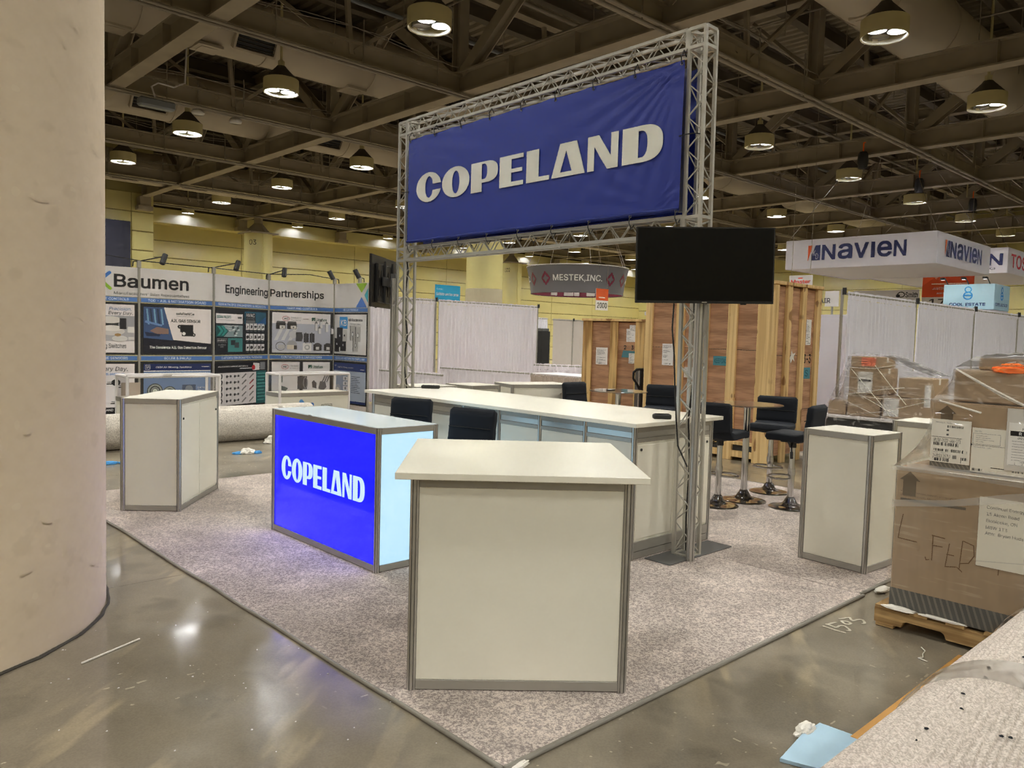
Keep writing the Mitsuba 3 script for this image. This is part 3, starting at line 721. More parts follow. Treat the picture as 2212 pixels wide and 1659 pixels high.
for z0, z1 in ((2.4151, 2.5392), (3.7596, 3.8916)):
    zc = (z0 + z1) / 2
    p0 = RB + (RT - RB) * (zc / 3.8916); q0 = LB + (LT_ - LB) * (zc / 3.8916); d_ = (q0 - p0) / np.linalg.norm(q0 - p0)
    box_truss(p0 + d_ * .085, q0 - d_ * .085, z1 - z0 + .004, np.cross(d_, (0, 0, 1)), np.array([0, 0, 1.0]), .118, 'beam')
part(truss, 'base_plate', cb(2.69, 3.52, 1.17, 1.395, .012, .022, .002), 'steel_plate')
part(truss, 'base_plate', cb(2.70, 3.50, 4.94, 5.16, .012, .022, .002), 'steel_plate')

# banners tied into the frame
def banner(xo, face, label):
    k = thing('blue_banner', label, 'banner')
    p0, p1 = np.array([3.087 + xo, 5.0485, 0]), np.array([3.0033 + xo, 1.2858, 0])
    u = (p1 - p0) / np.linalg.norm(p1 - p0); n = np.cross(u, (0, 0, 1.0)) * face
    U, V = np.meshgrid(np.linspace(0.167, 3.686, 110), np.linspace(2.5776, 3.6729, 50), indexing='ij')
    wv = np.zeros_like(U)
    for (cx, cz, ax, az, am, fr) in ((3.684, 3.669, -1, -.62, .007, 34), (3.684, 2.5855, -1, .75, .005, 30), (0.177, 3.669, 1, -.6, .003, 30)):
        dx, dz = (U - cx), (V - cz); r = np.hypot(dx, dz) + 1e-3; th = np.arctan2(dz, dx * np.sign(ax))
        wv += am * np.sin(fr * np.abs(th)) * np.exp(-r / .8) * np.minimum(1, r / .1) * (np.abs(th) > 0)
    wv += .003 * (meshkit.fbm(np.stack([U * 1.5, V * 1.5, U * 0], -1), 2, 8) - .5)
    Zs = V.copy(); Zs[:, -1] -= .012 * np.abs(np.sin(U[:, -1] * math.pi / .46)); Zs[:, 0] += .006 * np.abs(np.sin(U[:, 0] * math.pi / .5))
    P = p0 + U[..., None] * u + n * wv[..., None]; P[..., 2] = Zs
    part(k, 'sheet', grid(P), 'blue_vinyl', smooth=True)
    part(k, 'hem', tube(P[:, 0] + [0, 0, .02] + n * .003, .011, 6), 'blue_vinyl', smooth=True)
    if face > 0:
        o = p0 + n * .0055; o[2] = 2.9864
        for m_ in logo_mesh(o, u, (0, 0, 1), 0.985, 0.985, 0, .002): part(k, 'letter', m_, 'logo_white')
    for x in np.linspace(0.197, 3.664, 9):
        for z, s in ((3.6591, 1), (2.5855, -1)):
            c = p0 + u * x + n * .004; c[2] = z - .012 * (s > 0)
            e = part(k, 'eyelet', tube([c + (math.cos(t) * u + math.sin(t) * np.array([0, 0, 1])) * .011 for t in np.arange(8) * .785], .003, 5, True), 'chrome', smooth=True)
            part(e, 'zip_tie', tube([c + n * .004, c + [0, 0, .05 * s] + n * .012, c + [0, 0, .10 * s] - n * .02, c + [0, 0, .06 * s] - n * .05], .004, 5), 'black_panel')
    for x, s in ((0.187, -1), (3.664, 1)):
        for z in (3.1272,):
            c = p0 + u * x + n * .004; c[2] = z
            part(k, 'side_tie', tube([c, c + u * .05 * s + n * .01, c + u * .13 * s, c + u * .16 * s - n * .06], .004, 5), 'black_panel')
    return k
banner(-.108, 1, 'large blue banner with white capital lettering on the front of the truss frame')
banner(.108, -1, 'second blue banner on the back of the truss frame, seen through the right tower')
k = one('banner_stiffener', cb(2.955, 2.975, 1.365, 1.415, 2.585, 3.63, .002), 'alu', 'narrow silver strip between the right edge of the front banner and the tower', 'strip')

# ---------------------------------------------------------------- screens on grooved posts
GR2 = groove_ring(.030)
def screen(tc, u, z0, z1, w, roll, post, ph, label, plabel, back):
    pk = thing('screen_post', plabel, 'post')
    scene[pk] = plym((prism(GR2, 0, ph - post[2])[0] + np.asarray(post), prism(GR2, 0, 1)[1]), 'alu')
    u = np.array([u[0], u[1], 0.0]); u /= np.linalg.norm(u); up = np.array([0, 0, 1.0]); n = np.cross(u, up)     # n towards the viewer of the screen
    up2 = up * math.cos(roll) + u * math.sin(roll); u2 = u * math.cos(roll) - up * math.sin(roll)
    c = np.array([tc[0], tc[1], (z0 + z1) / 2]); h = z1 - z0
    def B(a0, a1, b0, b1, d0, d1, ch=.003):
        V, f = cb(a0, a1, b0, b1, d0, d1, ch); return c + V[:, :1] * u2 + V[:, 1:2] * up2 + V[:, 2:] * n, f
    k = thing('flat_screen', label, 'screen')
    part(k, 'case', B(-w / 2, w / 2, -h / 2, h / 2, -.022, 0, .004), 'black_plastic')
    part(k, 'bezel', cat(B(-w / 2, w / 2, h / 2 - .010, h / 2, 0, .004), B(-w / 2, w / 2, -h / 2, -h / 2 + .018, 0, .004), B(-w / 2, -w / 2 + .010, -h / 2, h / 2, 0, .004), B(w / 2 - .010, w / 2, -h / 2, h / 2, 0, .004)), 'black_plastic')
    part(k, 'glass', B(-w / 2 + .009, w / 2 - .009, -h / 2 + .017, h / 2 - .009, -.002, .002, .001), 'black_gloss')
    part(k, 'badge', B(-.018, .018, -h / 2 + .004, -h / 2 + .011, .004, .0055, .0005), 'alu')
    part(k, 'sensor', B(.26, .30, -h / 2 - .008, -h / 2, -.012, 0, .002), 'black_plastic')
    part(k, 'back_shell', cat(B(-w / 2 + .12, w / 2 - .12, -h / 2 + .05, h / 2 - .09, -.058, -.02, .02)), 'black_plastic')
    for s in (-.15, .15): part(k, 'mount_arm', B(s - .018, s + .018, -.23, .23, -.082, -.057), 'black_panel')
    part(k, 'mount_plate', B(-.30, .30, -.05, .05, -.098, -.080), 'black_panel')
    for s in (-.07, .07): part(k, 'mount_clamp', B(-.035, .035, s - .035, s + .035, -.16, -.098), 'steel_plate')
    if back:
        part(k, 'white_cable', tube([c + u2 * a + up2 * b - n * d for a, b, d in ((-.20, .10, .09), (-.18, .02, .11), (-.14, -.04, .12), (-.05, -.10, .15), (.18, -.24, .20), (.2, -.26, .17))], .010, 6), 'white_plastic', smooth=True)
        part(k, 'vent_ribs', cat(*[B(a, a + .03, -.16, .12, -.064, -.056) for a in np.arange(-.30, .34, .09)]), 'black_plastic')
    else:
        part(k, 'cable', tube([c + u2 * a - n * d + up * b for a, b, d in ((-.20, -.27, .05), (-.205, -.45, .05), (-.18, -.65, .06), (-.165, -.9, .06), (-.15, -1.1, .05), (-.13, -1.3, .05), (-.06, -1.45, .03))], .006, 6), 'black_panel', smooth=True)
    return k
screen((2.862, 1.095), (.7285, -.685), 1.902, 2.440, .983, -.018, (2.925, 1.158, .012), 2.36, 'large black flat screen on the right truss tower', 'grooved silver post in front of the right truss tower', False)
screen((3.075, 5.475), (-.77, -.64), 1.905, 2.470, 1.0, 0, (3.10, 5.30, .012), 2.235, 'black flat screen seen from behind left of the left truss tower', 'grooved silver post left of the left truss tower', True)
k = thing('power_strip', 'black power strip lying on the far left of the long counter by the tower', 'power strip')
part(k, 'body', cb(-.10, .10, -.026, .026, 0, .036, .008), 'black_panel'); scene[k + '__body'] = plym(xf(cb(-.10, .10, -.026, .026, 0, .036, .008), -.75, (3.27, 4.80, 1.030)), 'black_panel')
k = thing('power_strip', 'black power strip at the right end of the long counter behind the tower', 'power strip')
part(k, 'body', xf(cb(-.07, .07, -.028, .028, 0, .036, .008), -.75, (2.98, 1.50, 1.030)), 'black_panel'); part(k, 'socket', xf(cb(-.055, .055, -.016, .016, .034, .040, .002), -.75, (2.98, 1.50, 1.030)), 'black_plastic')
k = one('tower_cable', tube([(3.07, 5.03, 3.6), (3.08, 5.04, 2.5), (3.09, 5.01, 2.3), (3.07, 5.05, 2.0), (3.11, 5.03, 1.6), (3.09, 5.06, 1.3), (3.10, 5.01, 1.05), (3.10, 5.03, .6), (3.12, 5.03, .06)], .008, 6), 'black_panel', 'black cable running down inside the left truss tower', 'cable', smooth=True)
k = one('tower_cable', tube([(3.02, 1.28, 2.4), (3.01, 1.27, 1.9), (3.03, 1.26, 1.4), (3.01, 1.28, 1.05), (3.02, 1.26, .72), (3.02, 1.27, .3), (3.02, 1.26, .05)], .007, 6), 'black_panel', 'black cable running down inside the right truss tower', 'cable', smooth=True)

# ---------------------------------------------------------------- bar stools and bar tables
def smooth_rows(rows):
    """a closed skin through rings of points (m, n, 3)"""
    R = np.asarray(rows, float); m, n = R.shape[:2]
    i, j = np.meshgrid(np.arange(m - 1), np.arange(n), indexing='ij'); j2 = (j + 1) % n
    q = np.stack([i * n + j, i * n + j2, (i + 1) * n + j2, (i + 1) * n + j], -1).reshape(-1, 4)
    f = np.vstack([q[:, [0, 1, 2]], q[:, [0, 2, 3]], [[0, k + 1, k] for k in range(1, n - 1)], [[(m - 1) * n, (m - 1) * n + k, (m - 1) * n + k + 1] for k in range(1, n - 1)]])
    return R.reshape(-1, 3), f
def section(w, t, n=28, e=5.0):
    a = np.arange(n) * 2 * np.pi / n
    return np.stack([w * np.sign(np.cos(a)) * np.abs(np.cos(a)) ** (2 / e), t * np.sign(np.sin(a)) * np.abs(np.sin(a)) ** (2 / e)], 1)
def pad(path, w, t, cols):
    """an upholstered pad swept along a path of (y, z): seat or backrest, quilted in columns"""
    p = np.asarray(path, float); d = np.gradient(p, axis=0); d /= np.linalg.norm(d, axis=1, keepdims=True)
    nrm = np.stack([-d[:, 1], d[:, 0]], 1); rows = []
    s = np.linspace(0, 1, len(p))
    for k in range(len(p)):
        f = min(1, (min(s[k], 1 - s[k]) / .07) ** .5 + .12)
        sec = section(w * (1 - .10 * (1 - f)), t * f, 44)
        q = 1 - .13 * np.exp(-((np.abs(sec[:, 0]) - w / 3) / (.018)) ** 2) if cols else 1
        if cols and abs(s[k] - .5) < .06: q = q * .85
        rows.append(np.c_[sec[:, 0], p[k, 0] + nrm[k, 0] * sec[:, 1] * q, p[k, 1] + nrm[k, 1] * sec[:, 1] * q])
    return smooth_rows(rows)
seat_path = [(-.21, .705), (-.19, .712), (-.14, .716), (-.07, .716), (0, .712), (.06, .708), (.12, .712), (.165, .73), (.185, .755)]
back_path = [(.176, .735), (.190, .765), (.200, .80), (.206, .85), (.210, .89), (.214, .93), (.219, .97), (.223, 1.01), (.226, 1.035)]
ST = dict(seat=plym(pad(seat_path, .215, .043, False), 'black_fabric', smooth=True),
          back=plym(pad(back_path, .213, .042, True), 'black_fabric', smooth=True),
          backplain=plym(pad(back_path, .218, .036, False), 'black_fabric', smooth=True),
          seam=plym(tube([(x, .167, .885) for x in np.linspace(-.2, .2, 9)], .004, 4), 'black_seam'),
          plate=plym(cat(cb(-.09, .09, -.09, .09, .655, .672, .004), bar((0, 0, .60), (0, 0, .66), .035, 12)), 'black_panel'),
          column=plym(lathe([(.0, .10), (.030, .10), (.030, .42), (.026, .425), (.026, .66), (0, .66)], 24), 'chrome', smooth=40),
          sleeve=plym(lathe([(.034, .33), (.036, .335), (.036, .385), (.034, .39)], 24), 'chrome', smooth=40),
          base=plym(lathe([(.205, 0), (.205, .006), (.19, .014), (.13, .022), (.085, .034), (.062, .058), (.045, .095), (.032, .11), (0, .11)], 48), 'chrome', smooth=True),
          footrest=plym(cat(tube([(.15 * math.cos(t), -.10 + .13 * math.sin(t), .295) for t in np.linspace(math.pi * 1.02, math.pi * 1.98, 20)], .010, 8), tube([(-.15, -.10, .295), (-.13, -.02, .295), (-.034, .0, .295)], .010, 8), tube([(.15, -.10, .295), (.13, -.02, .295), (.034, 0, .295)], .010, 8)), 'chrome', smooth=True),
          lever=plym(tube([(.03, 0, .645), (.12, .03, .62), (.17, .05, .57)], .006, 6), 'black_panel', smooth=True),
          grip=plym(tube([(.165, .048, .575), (.18, .055, .545), (.19, .06, .515)], .013, 8), 'black_panel', smooth=True))
def stool(x, y, face, label, quilt=True, dz=0.0):
    """face: heading of the sitter in degrees"""
    k = thing('bar_stool', label, 'bar stool', 'black bar stools')
    W = T().translate([x, y, .012]).rotate([0, 0, 1], face + 90)
    U = W @ T().translate([0, 0, dz])
    share(k, 'base', ST['base'], W); c = share(k, 'column', ST['column'], W @ T().scale([1, 1, 1 + dz / .66])); share(k, 'collar', ST['sleeve'], W); share(k, 'footrest', ST['footrest'], W)
    s = share(k, 'seat', ST['seat'], U); share(s, 'mount_plate', ST['plate'], U); l = share(k, 'lever', ST['lever'], U); share(l, 'grip', ST['grip'], U)
    b = share(k, 'backrest', ST['back' if quilt else 'backplain'], U); share(b, 'seam', ST['seam'], U)
stool(1.86, 2.60, 196, 'black stool with quilted backrest behind the light box, nearer the front counter')
stool(2.00, 3.60, 200, 'black stool with quilted backrest behind the light box, nearer the left end')
stool(4.82, 2.12, 5, 'black chrome stool left of the right bar table, half behind the tower')
stool(5.90, 2.16, 196, 'black chrome stool behind the right bar table with its front to the camera')
stool(5.33, 1.62, 98, 'black chrome stool right of the bar table with its backrest by the pedestal')
stool(5.72, 4.68, 270, 'black stool backrest behind the long counter, left of the far bar table')
stool(6.30, 3.95, 205, 'black stool backrest behind the long counter, right of the far bar table')
tb = dict(base=plym(lathe([(.225, 0), (.225, .006), (.20, .014), (.12, .026), (.075, .05), (.05, .09), (.036, .115), (0, .115)], 48), 'chrome', smooth=True),
          pole=plym(lathe([(0, .1), (.033, .1), (.033, .955), (.06, .965), (.12, .975), (.12, .985), (0, .985)], 28), 'chrome', smooth=40),
          top=plym(lathe([(0, .986), (.345, .986), (.35, .990), (.35, .994), (.345, .998), (0, .998)], 64), 'smoked_glass'))
for x, y, lab in ((5.257, 2.09, 'round smoked glass bar table on a chrome pole right of the tower'), (5.43, 3.92, 'round smoked glass bar table on a chrome pole behind the long counter')):
    k = thing('bar_table', lab, 'bar table')
    W = T().translate([x, y, .012])
    for q in ('base', 'pole', 'top'): share(k, q if q != 'top' else 'glass_top', tb[q], W)
k = thing('phone', 'small dark phone lying on the far glass bar table', 'phone'); part(k, 'body', xf(cb(-.07, .07, -.035, .035, 0, .010, .003), .4, (5.36, 3.98, 1.011)), 'black_panel'); part(k, 'display', xf(cb(-.065, .065, -.03, .03, .010, .011, .0004), .4, (5.36, 3.98, 1.011)), 'blue_pipe')
# ================================================================ BACKGROUND STANDS, LEFT
# folding display wall with printed panels
WALL = [(.70, 12.30), (1.62, 12.12), (2.545, 12.02), (3.84, 12.06), (5.23, 12.74), (6.54, 12.44), (6.62, 11.25)]
dw = thing('display_wall', 'folding exhibition wall of black panels with printed posters and white headers on the left', 'display wall')
BLUE, INK, WHT, GRY, LG = (70, 108, 168), (18, 18, 22), (228, 222, 224), (120, 122, 126), (176, 178, 184)
ZH, ZS, ZM, ZB = 2.60, 2.065, 1.075, .13          # header top, upper strip, middle strip, bottom
def wall_frame(i):
    a, b = np.array(WALL[i]), np.array(WALL[i + 1]); L = np.hypot(*(b - a)); u = np.r_[(b - a) / L, 0]; return np.r_[a, 0], u, L
for i in range(6):
    o, u, L = wall_frame(i); n = np.cross(u, (0, 0, 1))
    f = lambda x0, x1, z0, z1, d0, d1, c=.004, o=o, u=u, n=n: (lambda V: (o + V[0][:, :1] * u + V[0][:, 1:2] * (-n) * -1 + V[0][:, 2:] * np.array([0, 0, 1.0]), V[1]))(cb(x0, x1, d0, d1, z0, z1, c))
    part(dw, 'post', f(-.018, .018, ZB - .1, ZH + (.08 if i else 0), -.02, .02), 'alu_flat')
    part(dw, 'header', f(.018, L - .018, ZS + .035, ZH, -.008, .008), 'white_plastic')
    for z in (ZS, ZM):
        part(dw, 'strip_rail', f(.018, L - .018, z - .055, z + .045, -.010, .012), 'alu_flat')
    part(dw, 'upper_panel', f(.018, L - .018, ZM + .05, ZS - .06, -.006, .006), 'black_panel')
    part(dw, 'lower_panel', f(.018, L - .018, ZB, ZM - .06, -.006, .006), 'black_panel')
    if i == 5: part(dw, 'post', f(L - .018, L + .018, ZB - .1, ZH, -.02, .02), 'alu_flat')
TITLES = {1: ('PRESSURE CONTROLS', 'PRESSURE SENSORS'), 2: ('TOD - A2L & MITIGATION BOARD', 'SOLER & PALAU'), 3: ('SIERRA PACIFIC ENGINEERING & PRODUCTS', 'CUSTOM & OEM INDUSTRIAL HARDWARE'),
          4: ('HARTLAND CONTROLS', 'CONTACTORS & CAPACITORS'), 5: ('KB ELECTRONICS', 'ECM & AC MOTORIZED IMPELLERS')}
for i in range(1, 6):
    o, u, L = wall_frame(i); n = np.cross(u, (0, 0, 1))
    for z, tt in zip((ZS, ZM), TITLES[i]):
        q = Print().rect(.03, z - .040, L - .03, z + .030, BLUE, 0); wd = min(L - .12, .036 * len(tt)); q.text(tt, L / 2 - wd / 2, z - .026, L / 2 + wd / 2, z + .018, (216, 222, 232), 1, True)
        printed(dw, 'title_strip', q, o + n * .0135, u, (0, 0, 1))
up0, up1, lo0, lo1 = ZM + .085, ZS - .095, ZB + .03, ZM - .10
def poster(i, q, d=.010): printed(dw, 'poster', q, wall_frame(i)[0] + np.cross(wall_frame(i)[1], (0, 0, 1)) * d, wall_frame(i)[1], (0, 0, 1), .002)
# header prints
o, u, L = wall_frame(1); n = np.cross(u, (0, 0, 1))
q = Print()
for (x, y, s), c in (((.39, 2.44, -1), (70, 118, 190)), ((.40, 2.28, 1), (140, 180, 60)), ((.30, 2.36, 1), (90, 170, 200))): stroke(q, [(x - .07, y - .05 * s), (x, y + .03 * s), (x + .09, y - .05 * s)][:3], .026, c)
q.text('Ba', .50, 2.25, .925 - .01, 2.475, INK, 1, True) if False else q.text('Ba', .545, 2.255, .915, 2.475, INK, 1, True)
q.text('Manufactu', .545, 2.135, .915, 2.185, (70, 70, 74), 1)
printed(dw, 'header_print', q, o + n * .0095, u, (0, 0, 1))
o, u, L = wall_frame(2); n = np.cross(u, (0, 0, 1))
q = Print().text('umen', .03, 2.255, .84, 2.43, INK, 1, True).text("rers' Sales Representatives", .02, 2.125, .85, 2.185, (70, 70, 74), 1)
printed(dw, 'header_print', q, o + n * .0095, u, (0, 0, 1))
o, u, L = wall_frame(3); n = np.cross(u, (0, 0, 1))
printed(dw, 'header_print', Print().text('Engineering', .30, 2.23, L - .04, 2.43, INK, 1, True), o + n * .0095, u, (0, 0, 1))
o, u, L = wall_frame(4); n = np.cross(u, (0, 0, 1))
printed(dw, 'header_print', Print().text('Partnerships', .03, 2.24, L * .83, 2.43, INK, 1, True), o + n * .0095, u, (0, 0, 1))
o, u, L = wall_frame(5); n = np.cross(u, (0, 0, 1))
q = Print().poly(Polygon([(L * .66, 2.58), (L * .93, 2.58), (L * .80, 2.42)]).buffer(.012), (140, 176, 60)).poly(Polygon([(L * .66, 2.12), (L * .93, 2.12), (L * .80, 2.30)]).buffer(.012), (72, 110, 180)).poly(Polygon([(L - .02, 2.19), (L - .02, 2.50), (L * .88, 2.35)]), (66, 160, 176))
printed(dw, 'header_print', q, o + n * .0095, u, (0, 0, 1))
# posters
L = wall_frame(1)[2]
q = Print().rect(.10, up0, L - .07, up1, WHT).rect(.10, up0 + .20, L - .07, up1 - .19, (150, 150, 156), 1)
q.line('Precision.', L - .12, up1 - .10, .055, (90, 110, 150), 2, False, 'r', 1.0, .2).line('Every Day.', L - .10, up1 - .17, .055, (60, 60, 66), 2, False, 'r', 1.0, .2)
q.rect(.10, up0 + .20, L - .07, up0 + .40, (170, 168, 172), 2).disc(L - .42, up0 + .36, .20, .07, (205, 200, 198), 3).disc(L - .42, up0 + .41, .17, .05, (225, 220, 216), 4).rect(L - .42 - .2, up0 + .44, L - .42 + .1, up0 + .52, (40, 40, 42), 3).disc(L - .44, up0 + .55, .18, .06, (215, 210, 206), 4).rect(L - .30, up0 + .40, L - .2, up0 + .58, (30, 30, 34), 5).rect(L - .18, up0 + .34, L - .075, up0 + .44, (220, 218, 216), 4).disc(L - .33, up0 + .30, .05, .025, (150, 120, 80), 5).disc(L - .30, up0 + .24, .12, .05, (210, 208, 206), 4).rect(L - .17, up0 + .22, L - .08, up0 + .27, (205, 203, 202), 5)
q.line('Pressure Sensing Switches', L - .20, up0 + .08, .075, (40, 40, 46), 2, False, 'r', .62); poster(1, q)
q = Print().rect(.10, lo0, L - .07, lo1, WHT).line('Precision. Every Day.', L - .18, lo1 - .12, .07, (50, 50, 56), 2, False, 'r', 1.0, .2).line('PRESSURE SWITCHES', L - .22, lo1 - .19, .032, (80, 120, 180), 2, True, 'r')
for x, y in ((L - .18, .60), (L - .36, .66), (L - .30, .33)): q.disc(x, y, .07, .055, INK, 2).rect(x - .14, y - .03, x - .05, y - .015, INK, 2).rect(x - .13, y + .0, x - .05, y + .012, GRY, 2)
q.rect(L - .62, .15, L - .36, .24, INK, 2).text('ISLAND', L - .60, .18, L - .40, .22, WHT, 3, True); poster(1, q)
L = wall_frame(2)[2]
a, b = .07, L - .05
q = Print().rect(a, up0, b, up1, (14, 16, 30)).poly([(a, up0 + .26), (a, up1 - .02), (a + .36, up1 - .02), (a + .50, up0 + .22)], (52, 72, 108), 1)
q.poly([(a + .34, up1 - .02), (b, up1 - .02), (b, up0 + .17), (a + .50, up0 + .23)], (228, 220, 220), 2)
for t in range(5): q.poly([(a + .04 + .06 * t, up1 - .05), (a + .07 + .06 * t, up1 - .05), (a + .10 + .06 * t, up1 - .32), (a + .07 + .06 * t, up1 - .32)], (34, 44, 66) if t % 2 else (110, 146, 176), 2)
q.poly([(a + .02, up0 + .36), (a + .28, up0 + .33), (a + .27, up0 + .29), (a + .05, up0 + .29)], (26, 36, 62), 2).poly([(a + .10, up0 + .38), (a + .22, up0 + .45), (a + .42, up0 + .42), (a + .42, up0 + .33), (a + .22, up0 + .33)], (120, 96, 88), 3).poly([(a + .02, up0 + .52), (a + .30, up0 + .46), (a + .32, up0 + .49), (a + .03, up0 + .56)], (96, 124, 168), 3)
q.text('seNSieNCe', .62, up1 - .14, .94, up1 - .095, INK, 3, True).rect(.63, up1 - .165, .92, up1 - .16, GRY, 3).text('A2L GAS SENSOR', .53, up1 - .27, 1.05, up1 - .215, INK, 3, True)
q.poly(union_all([sbox(.69, up0 + .37, .92, up0 + .50), sbox(.72, up0 + .30, .93, up0 + .38), ell(.68, up0 + .465, .035, .032), ell(.93, up0 + .325, .032, .03)]), INK, 3).disc(.755, up0 + .345, .03, .03, (225, 220, 220), 4).disc(.68, up0 + .465, .01, .01, WHT, 4).disc(.93, up0 + .325, .011, .011, WHT, 4)
q.text('The Sensience A2L Gas Detection Sensor', a + .10, up0 + .075, b - .08, up0 + .125, (240, 240, 240), 3, True); poster(2, q)
q = Print().rect(a, lo0, b, lo1, (96, 116, 150)).rect(a, lo1 - .12, b, lo1, (22, 34, 78), 1).rect(a, lo1 - .135, b, lo1 - .12, WHT, 1).frame(a + .03, lo1 - .10, a + .11, lo1 - .02, .006, WHT, 2).text('S/P', a + .045, lo1 - .08, a + .095, lo1 - .04, WHT, 2, True)
q.text('OEM Air Moving Solutions', a + .20, lo1 - .085, a + .82, lo1 - .045, WHT, 2, True, .25).rect(b - .17, lo1 - .06, b - .03, lo1 - .05, WHT, 2)
for x, y, r in ((a + .19, .50, .135), (a + .44, .46, .12)): q.disc(x, y, r, r, (70, 74, 72), 2, 28).hoop(x, y, r * .86, r * .86, .02, (150, 154, 150), 3).disc(x, y, r * .32, r * .32, (196, 198, 186), 3).hoop(x, y, r * .5, r * .5, .012, (160, 162, 158), 4)
q.rect(a + .66, .40, a + .90, .60, (60, 72, 96), 2).disc(a + .78, .52, .07, .07, (110, 116, 126), 3).rect(a + .78, .36, a + .9, .44, (140, 146, 152), 3).text('Dual Inlet', a + .94, .53, a + 1.08, .56, WHT, 3).text('Blowers', a + .94, .48, a + 1.06, .51, WHT, 3).disc(a + 1.08, .40, .06, .05, (190, 194, 198), 3).rect(a, lo0, a + 1.1, .30, (180, 186, 196), 2); poster(2, q)
L = wall_frame(3)[2]; a, m, b = .05, L * .52, L - .07
q = Print().rect(a, up0, b, up1, (16, 20, 26)).rect(a, up1 - .26, m - .03, up1 - .08, WHT, 1).text('SIERRA PACIFIC', a + .02, up1 - .165, a + .40, up1 - .115, (30, 90, 90), 2, True, .1).rect(m - .17, up1 - .16, m - .06, up1 - .13, (70, 70, 74), 2).rect(a + .02, up1 - .20, a + .5, up1 - .19, LG, 2)
for t, s in enumerate(('INDUSTRIAL HARDWARE,', 'ENGINEERING &', 'DESIGN SERVICES')): q.line(s, (a + m) / 2, up1 - .32 - .042 * t, .026, WHT, 2, True, 'c')
q.rect(a, up0 + .30, m - .03, up0 + .52, (126, 142, 148), 1).poly([(a, up0 + .30), (a + .20, up0 + .30), (a + .34, up0 + .41), (a + .20, up0 + .52), (a, up0 + .52)], (16, 60, 62), 2)
for d in (0, .10): q.poly([(a + .03 + d, up0 + .50), (a + .10 + d, up0 + .50), (a + .20 + d, up0 + .41), (a + .10 + d, up0 + .32), (a + .03 + d, up0 + .32), (a + .12 + d, up0 + .41)], (44, 122, 118), 3)
for x, y, w in ((.42, .45, .06), (.50, .38, .05), (.56, .44, .05), (.47, .34, .06)): q.rect(a + x, up0 + y, a + x + w, up0 + y + .05, (60, 70, 76), 3).rect(a + x + .02, up0 + y - .02, a + x + w + .03, up0 + y + .005, (210, 216, 220), 4)
q.rect(a + .32, up0 + .02, m - .03, up0 + .28, (54, 110, 110), 1).rect(a + .40, up0 + .15, a + .52, up0 + .24, (30, 36, 40), 2).rect(a + .50, up0 + .10, a + .62, up0 + .20, (44, 50, 54), 3).frame(a + .03, up0 + .20, a + .29, up0 + .27, .006, (150, 140, 144), 2).text('NEW PRODUCT', a + .05, up0 + .22, a + .27, up0 + .25, WHT, 2, True).text('DUAL ANGLE LATCH', a + .06, up0 + .14, a + .26, up0 + .165, LG, 2).text('SERIES', a + .12, up0 + .10, a + .20, up0 + .125, LG, 2)
q.rect(m + .02, up1 - .26, b - .02, up1 - .02, (26, 66, 84), 1).rect(m + .05, up1 - .25, m + .34, up1 - .05, (20, 26, 32), 2).text('HVAC', m + .07, up1 - .125, m + .31, up1 - .055, WHT, 3, True).text('HARDWARE', m + .07, up1 - .17, m + .30, up1 - .14, GRY, 3).rect(m + .06, up1 - .24, m + .32, up1 - .185, (84, 84, 86), 3).poly([(m + .36, up1 - .26), (b - .02, up1 - .26), (b - .02, up1 - .10)], (40, 84, 130), 2)
for r in range(3):
    for c in range(5):
        x, y = m + .06 + c * .112, up0 + .50 - r * .20 - .06
        q.rect(x, y, x + .095, y + .13, (224, 222, 224), 2).disc(x + .05, y + .065, .016 + .012 * ((r * 5 + c) % 3), .02 + .012 * ((c + r) % 2), (40, 38, 40), 3, 9).rect(x + .02, y + .03, x + .05, y + .045, (90, 86, 86), 3).rect(x + .02, y - .03, x + .08, y - .022, GRY, 2)
poster(3, q)
q = Print().rect(a, lo0, b, lo1, (14, 14, 18)).text('MODULAR, COMPOSITE, PANELS IN CONFIGURABLE ASSEMBLIES', a + .06, lo1 - .085, L * .60, lo1 - .055, WHT, 2, True).rect(L * .45, lo1 - .12, L * .72, lo1 - .10, LG, 2).poly([(L * .69, lo1 - .16), (L * .82, lo1 - .15), (L * .82, lo1 - .02), (L * .70, lo1 - .01)], WHT, 2).disc(L * .705, lo1 - .10, .05, .05, (176, 36, 46), 3).rect(L * .83, lo1 - .15, L * .93, lo1, GRY, 2)
q.rect(a, lo0 + .02, L * .76, lo1 - .17, (220, 214, 216), 1).rect(L * .76, lo0, b, lo1 - .17, (20, 72, 74), 1).rect(a, lo1 - .185, L * .76, lo1 - .165, INK, 2)
for t in range(9): q.rect(L * .78, .22 + t * .065, L * .78 + .20 + .04 * (t % 3), .245 + t * .065, (70, 130, 128), 2)
for c in range(5):
    x0 = a + .03 + c * .215
    q.rect(x0 - .017, lo0 + .02, x0 - .012, lo1 - .19, LG, 2)
    for r in range(5):
        x, y = x0 + .02, .22 + r * .115
        if c == 0:
            for d in (0, .085): q.poly([(x + d, y), (x + .025 + d, y), (x + .045 + d, y + .05), (x + .03 + d, y + .09), (x + d, y + .085), (x + .022 + d, y + .05)], INK, 3)
        elif c in (1, 2): q.disc(x + .03, y + .04, .028, .026, (44, 42, 44), 3, 10).disc(x + .13, y + .045, .026, .024, (52, 50, 52), 3, 10).rect(x + .05, y + .035, x + .09, y + .05, GRY, 3)
        else: q.poly([(x, y), (x + .03, y - .01), (x + .15, y + .07), (x + .12, y + .085)], (120, 50, 58) if (c == 4 and r in (2, 3)) else (110, 106, 108), 3)
poster(3, q)
L = wall_frame(4)[2]; a, b = .07, L - .08
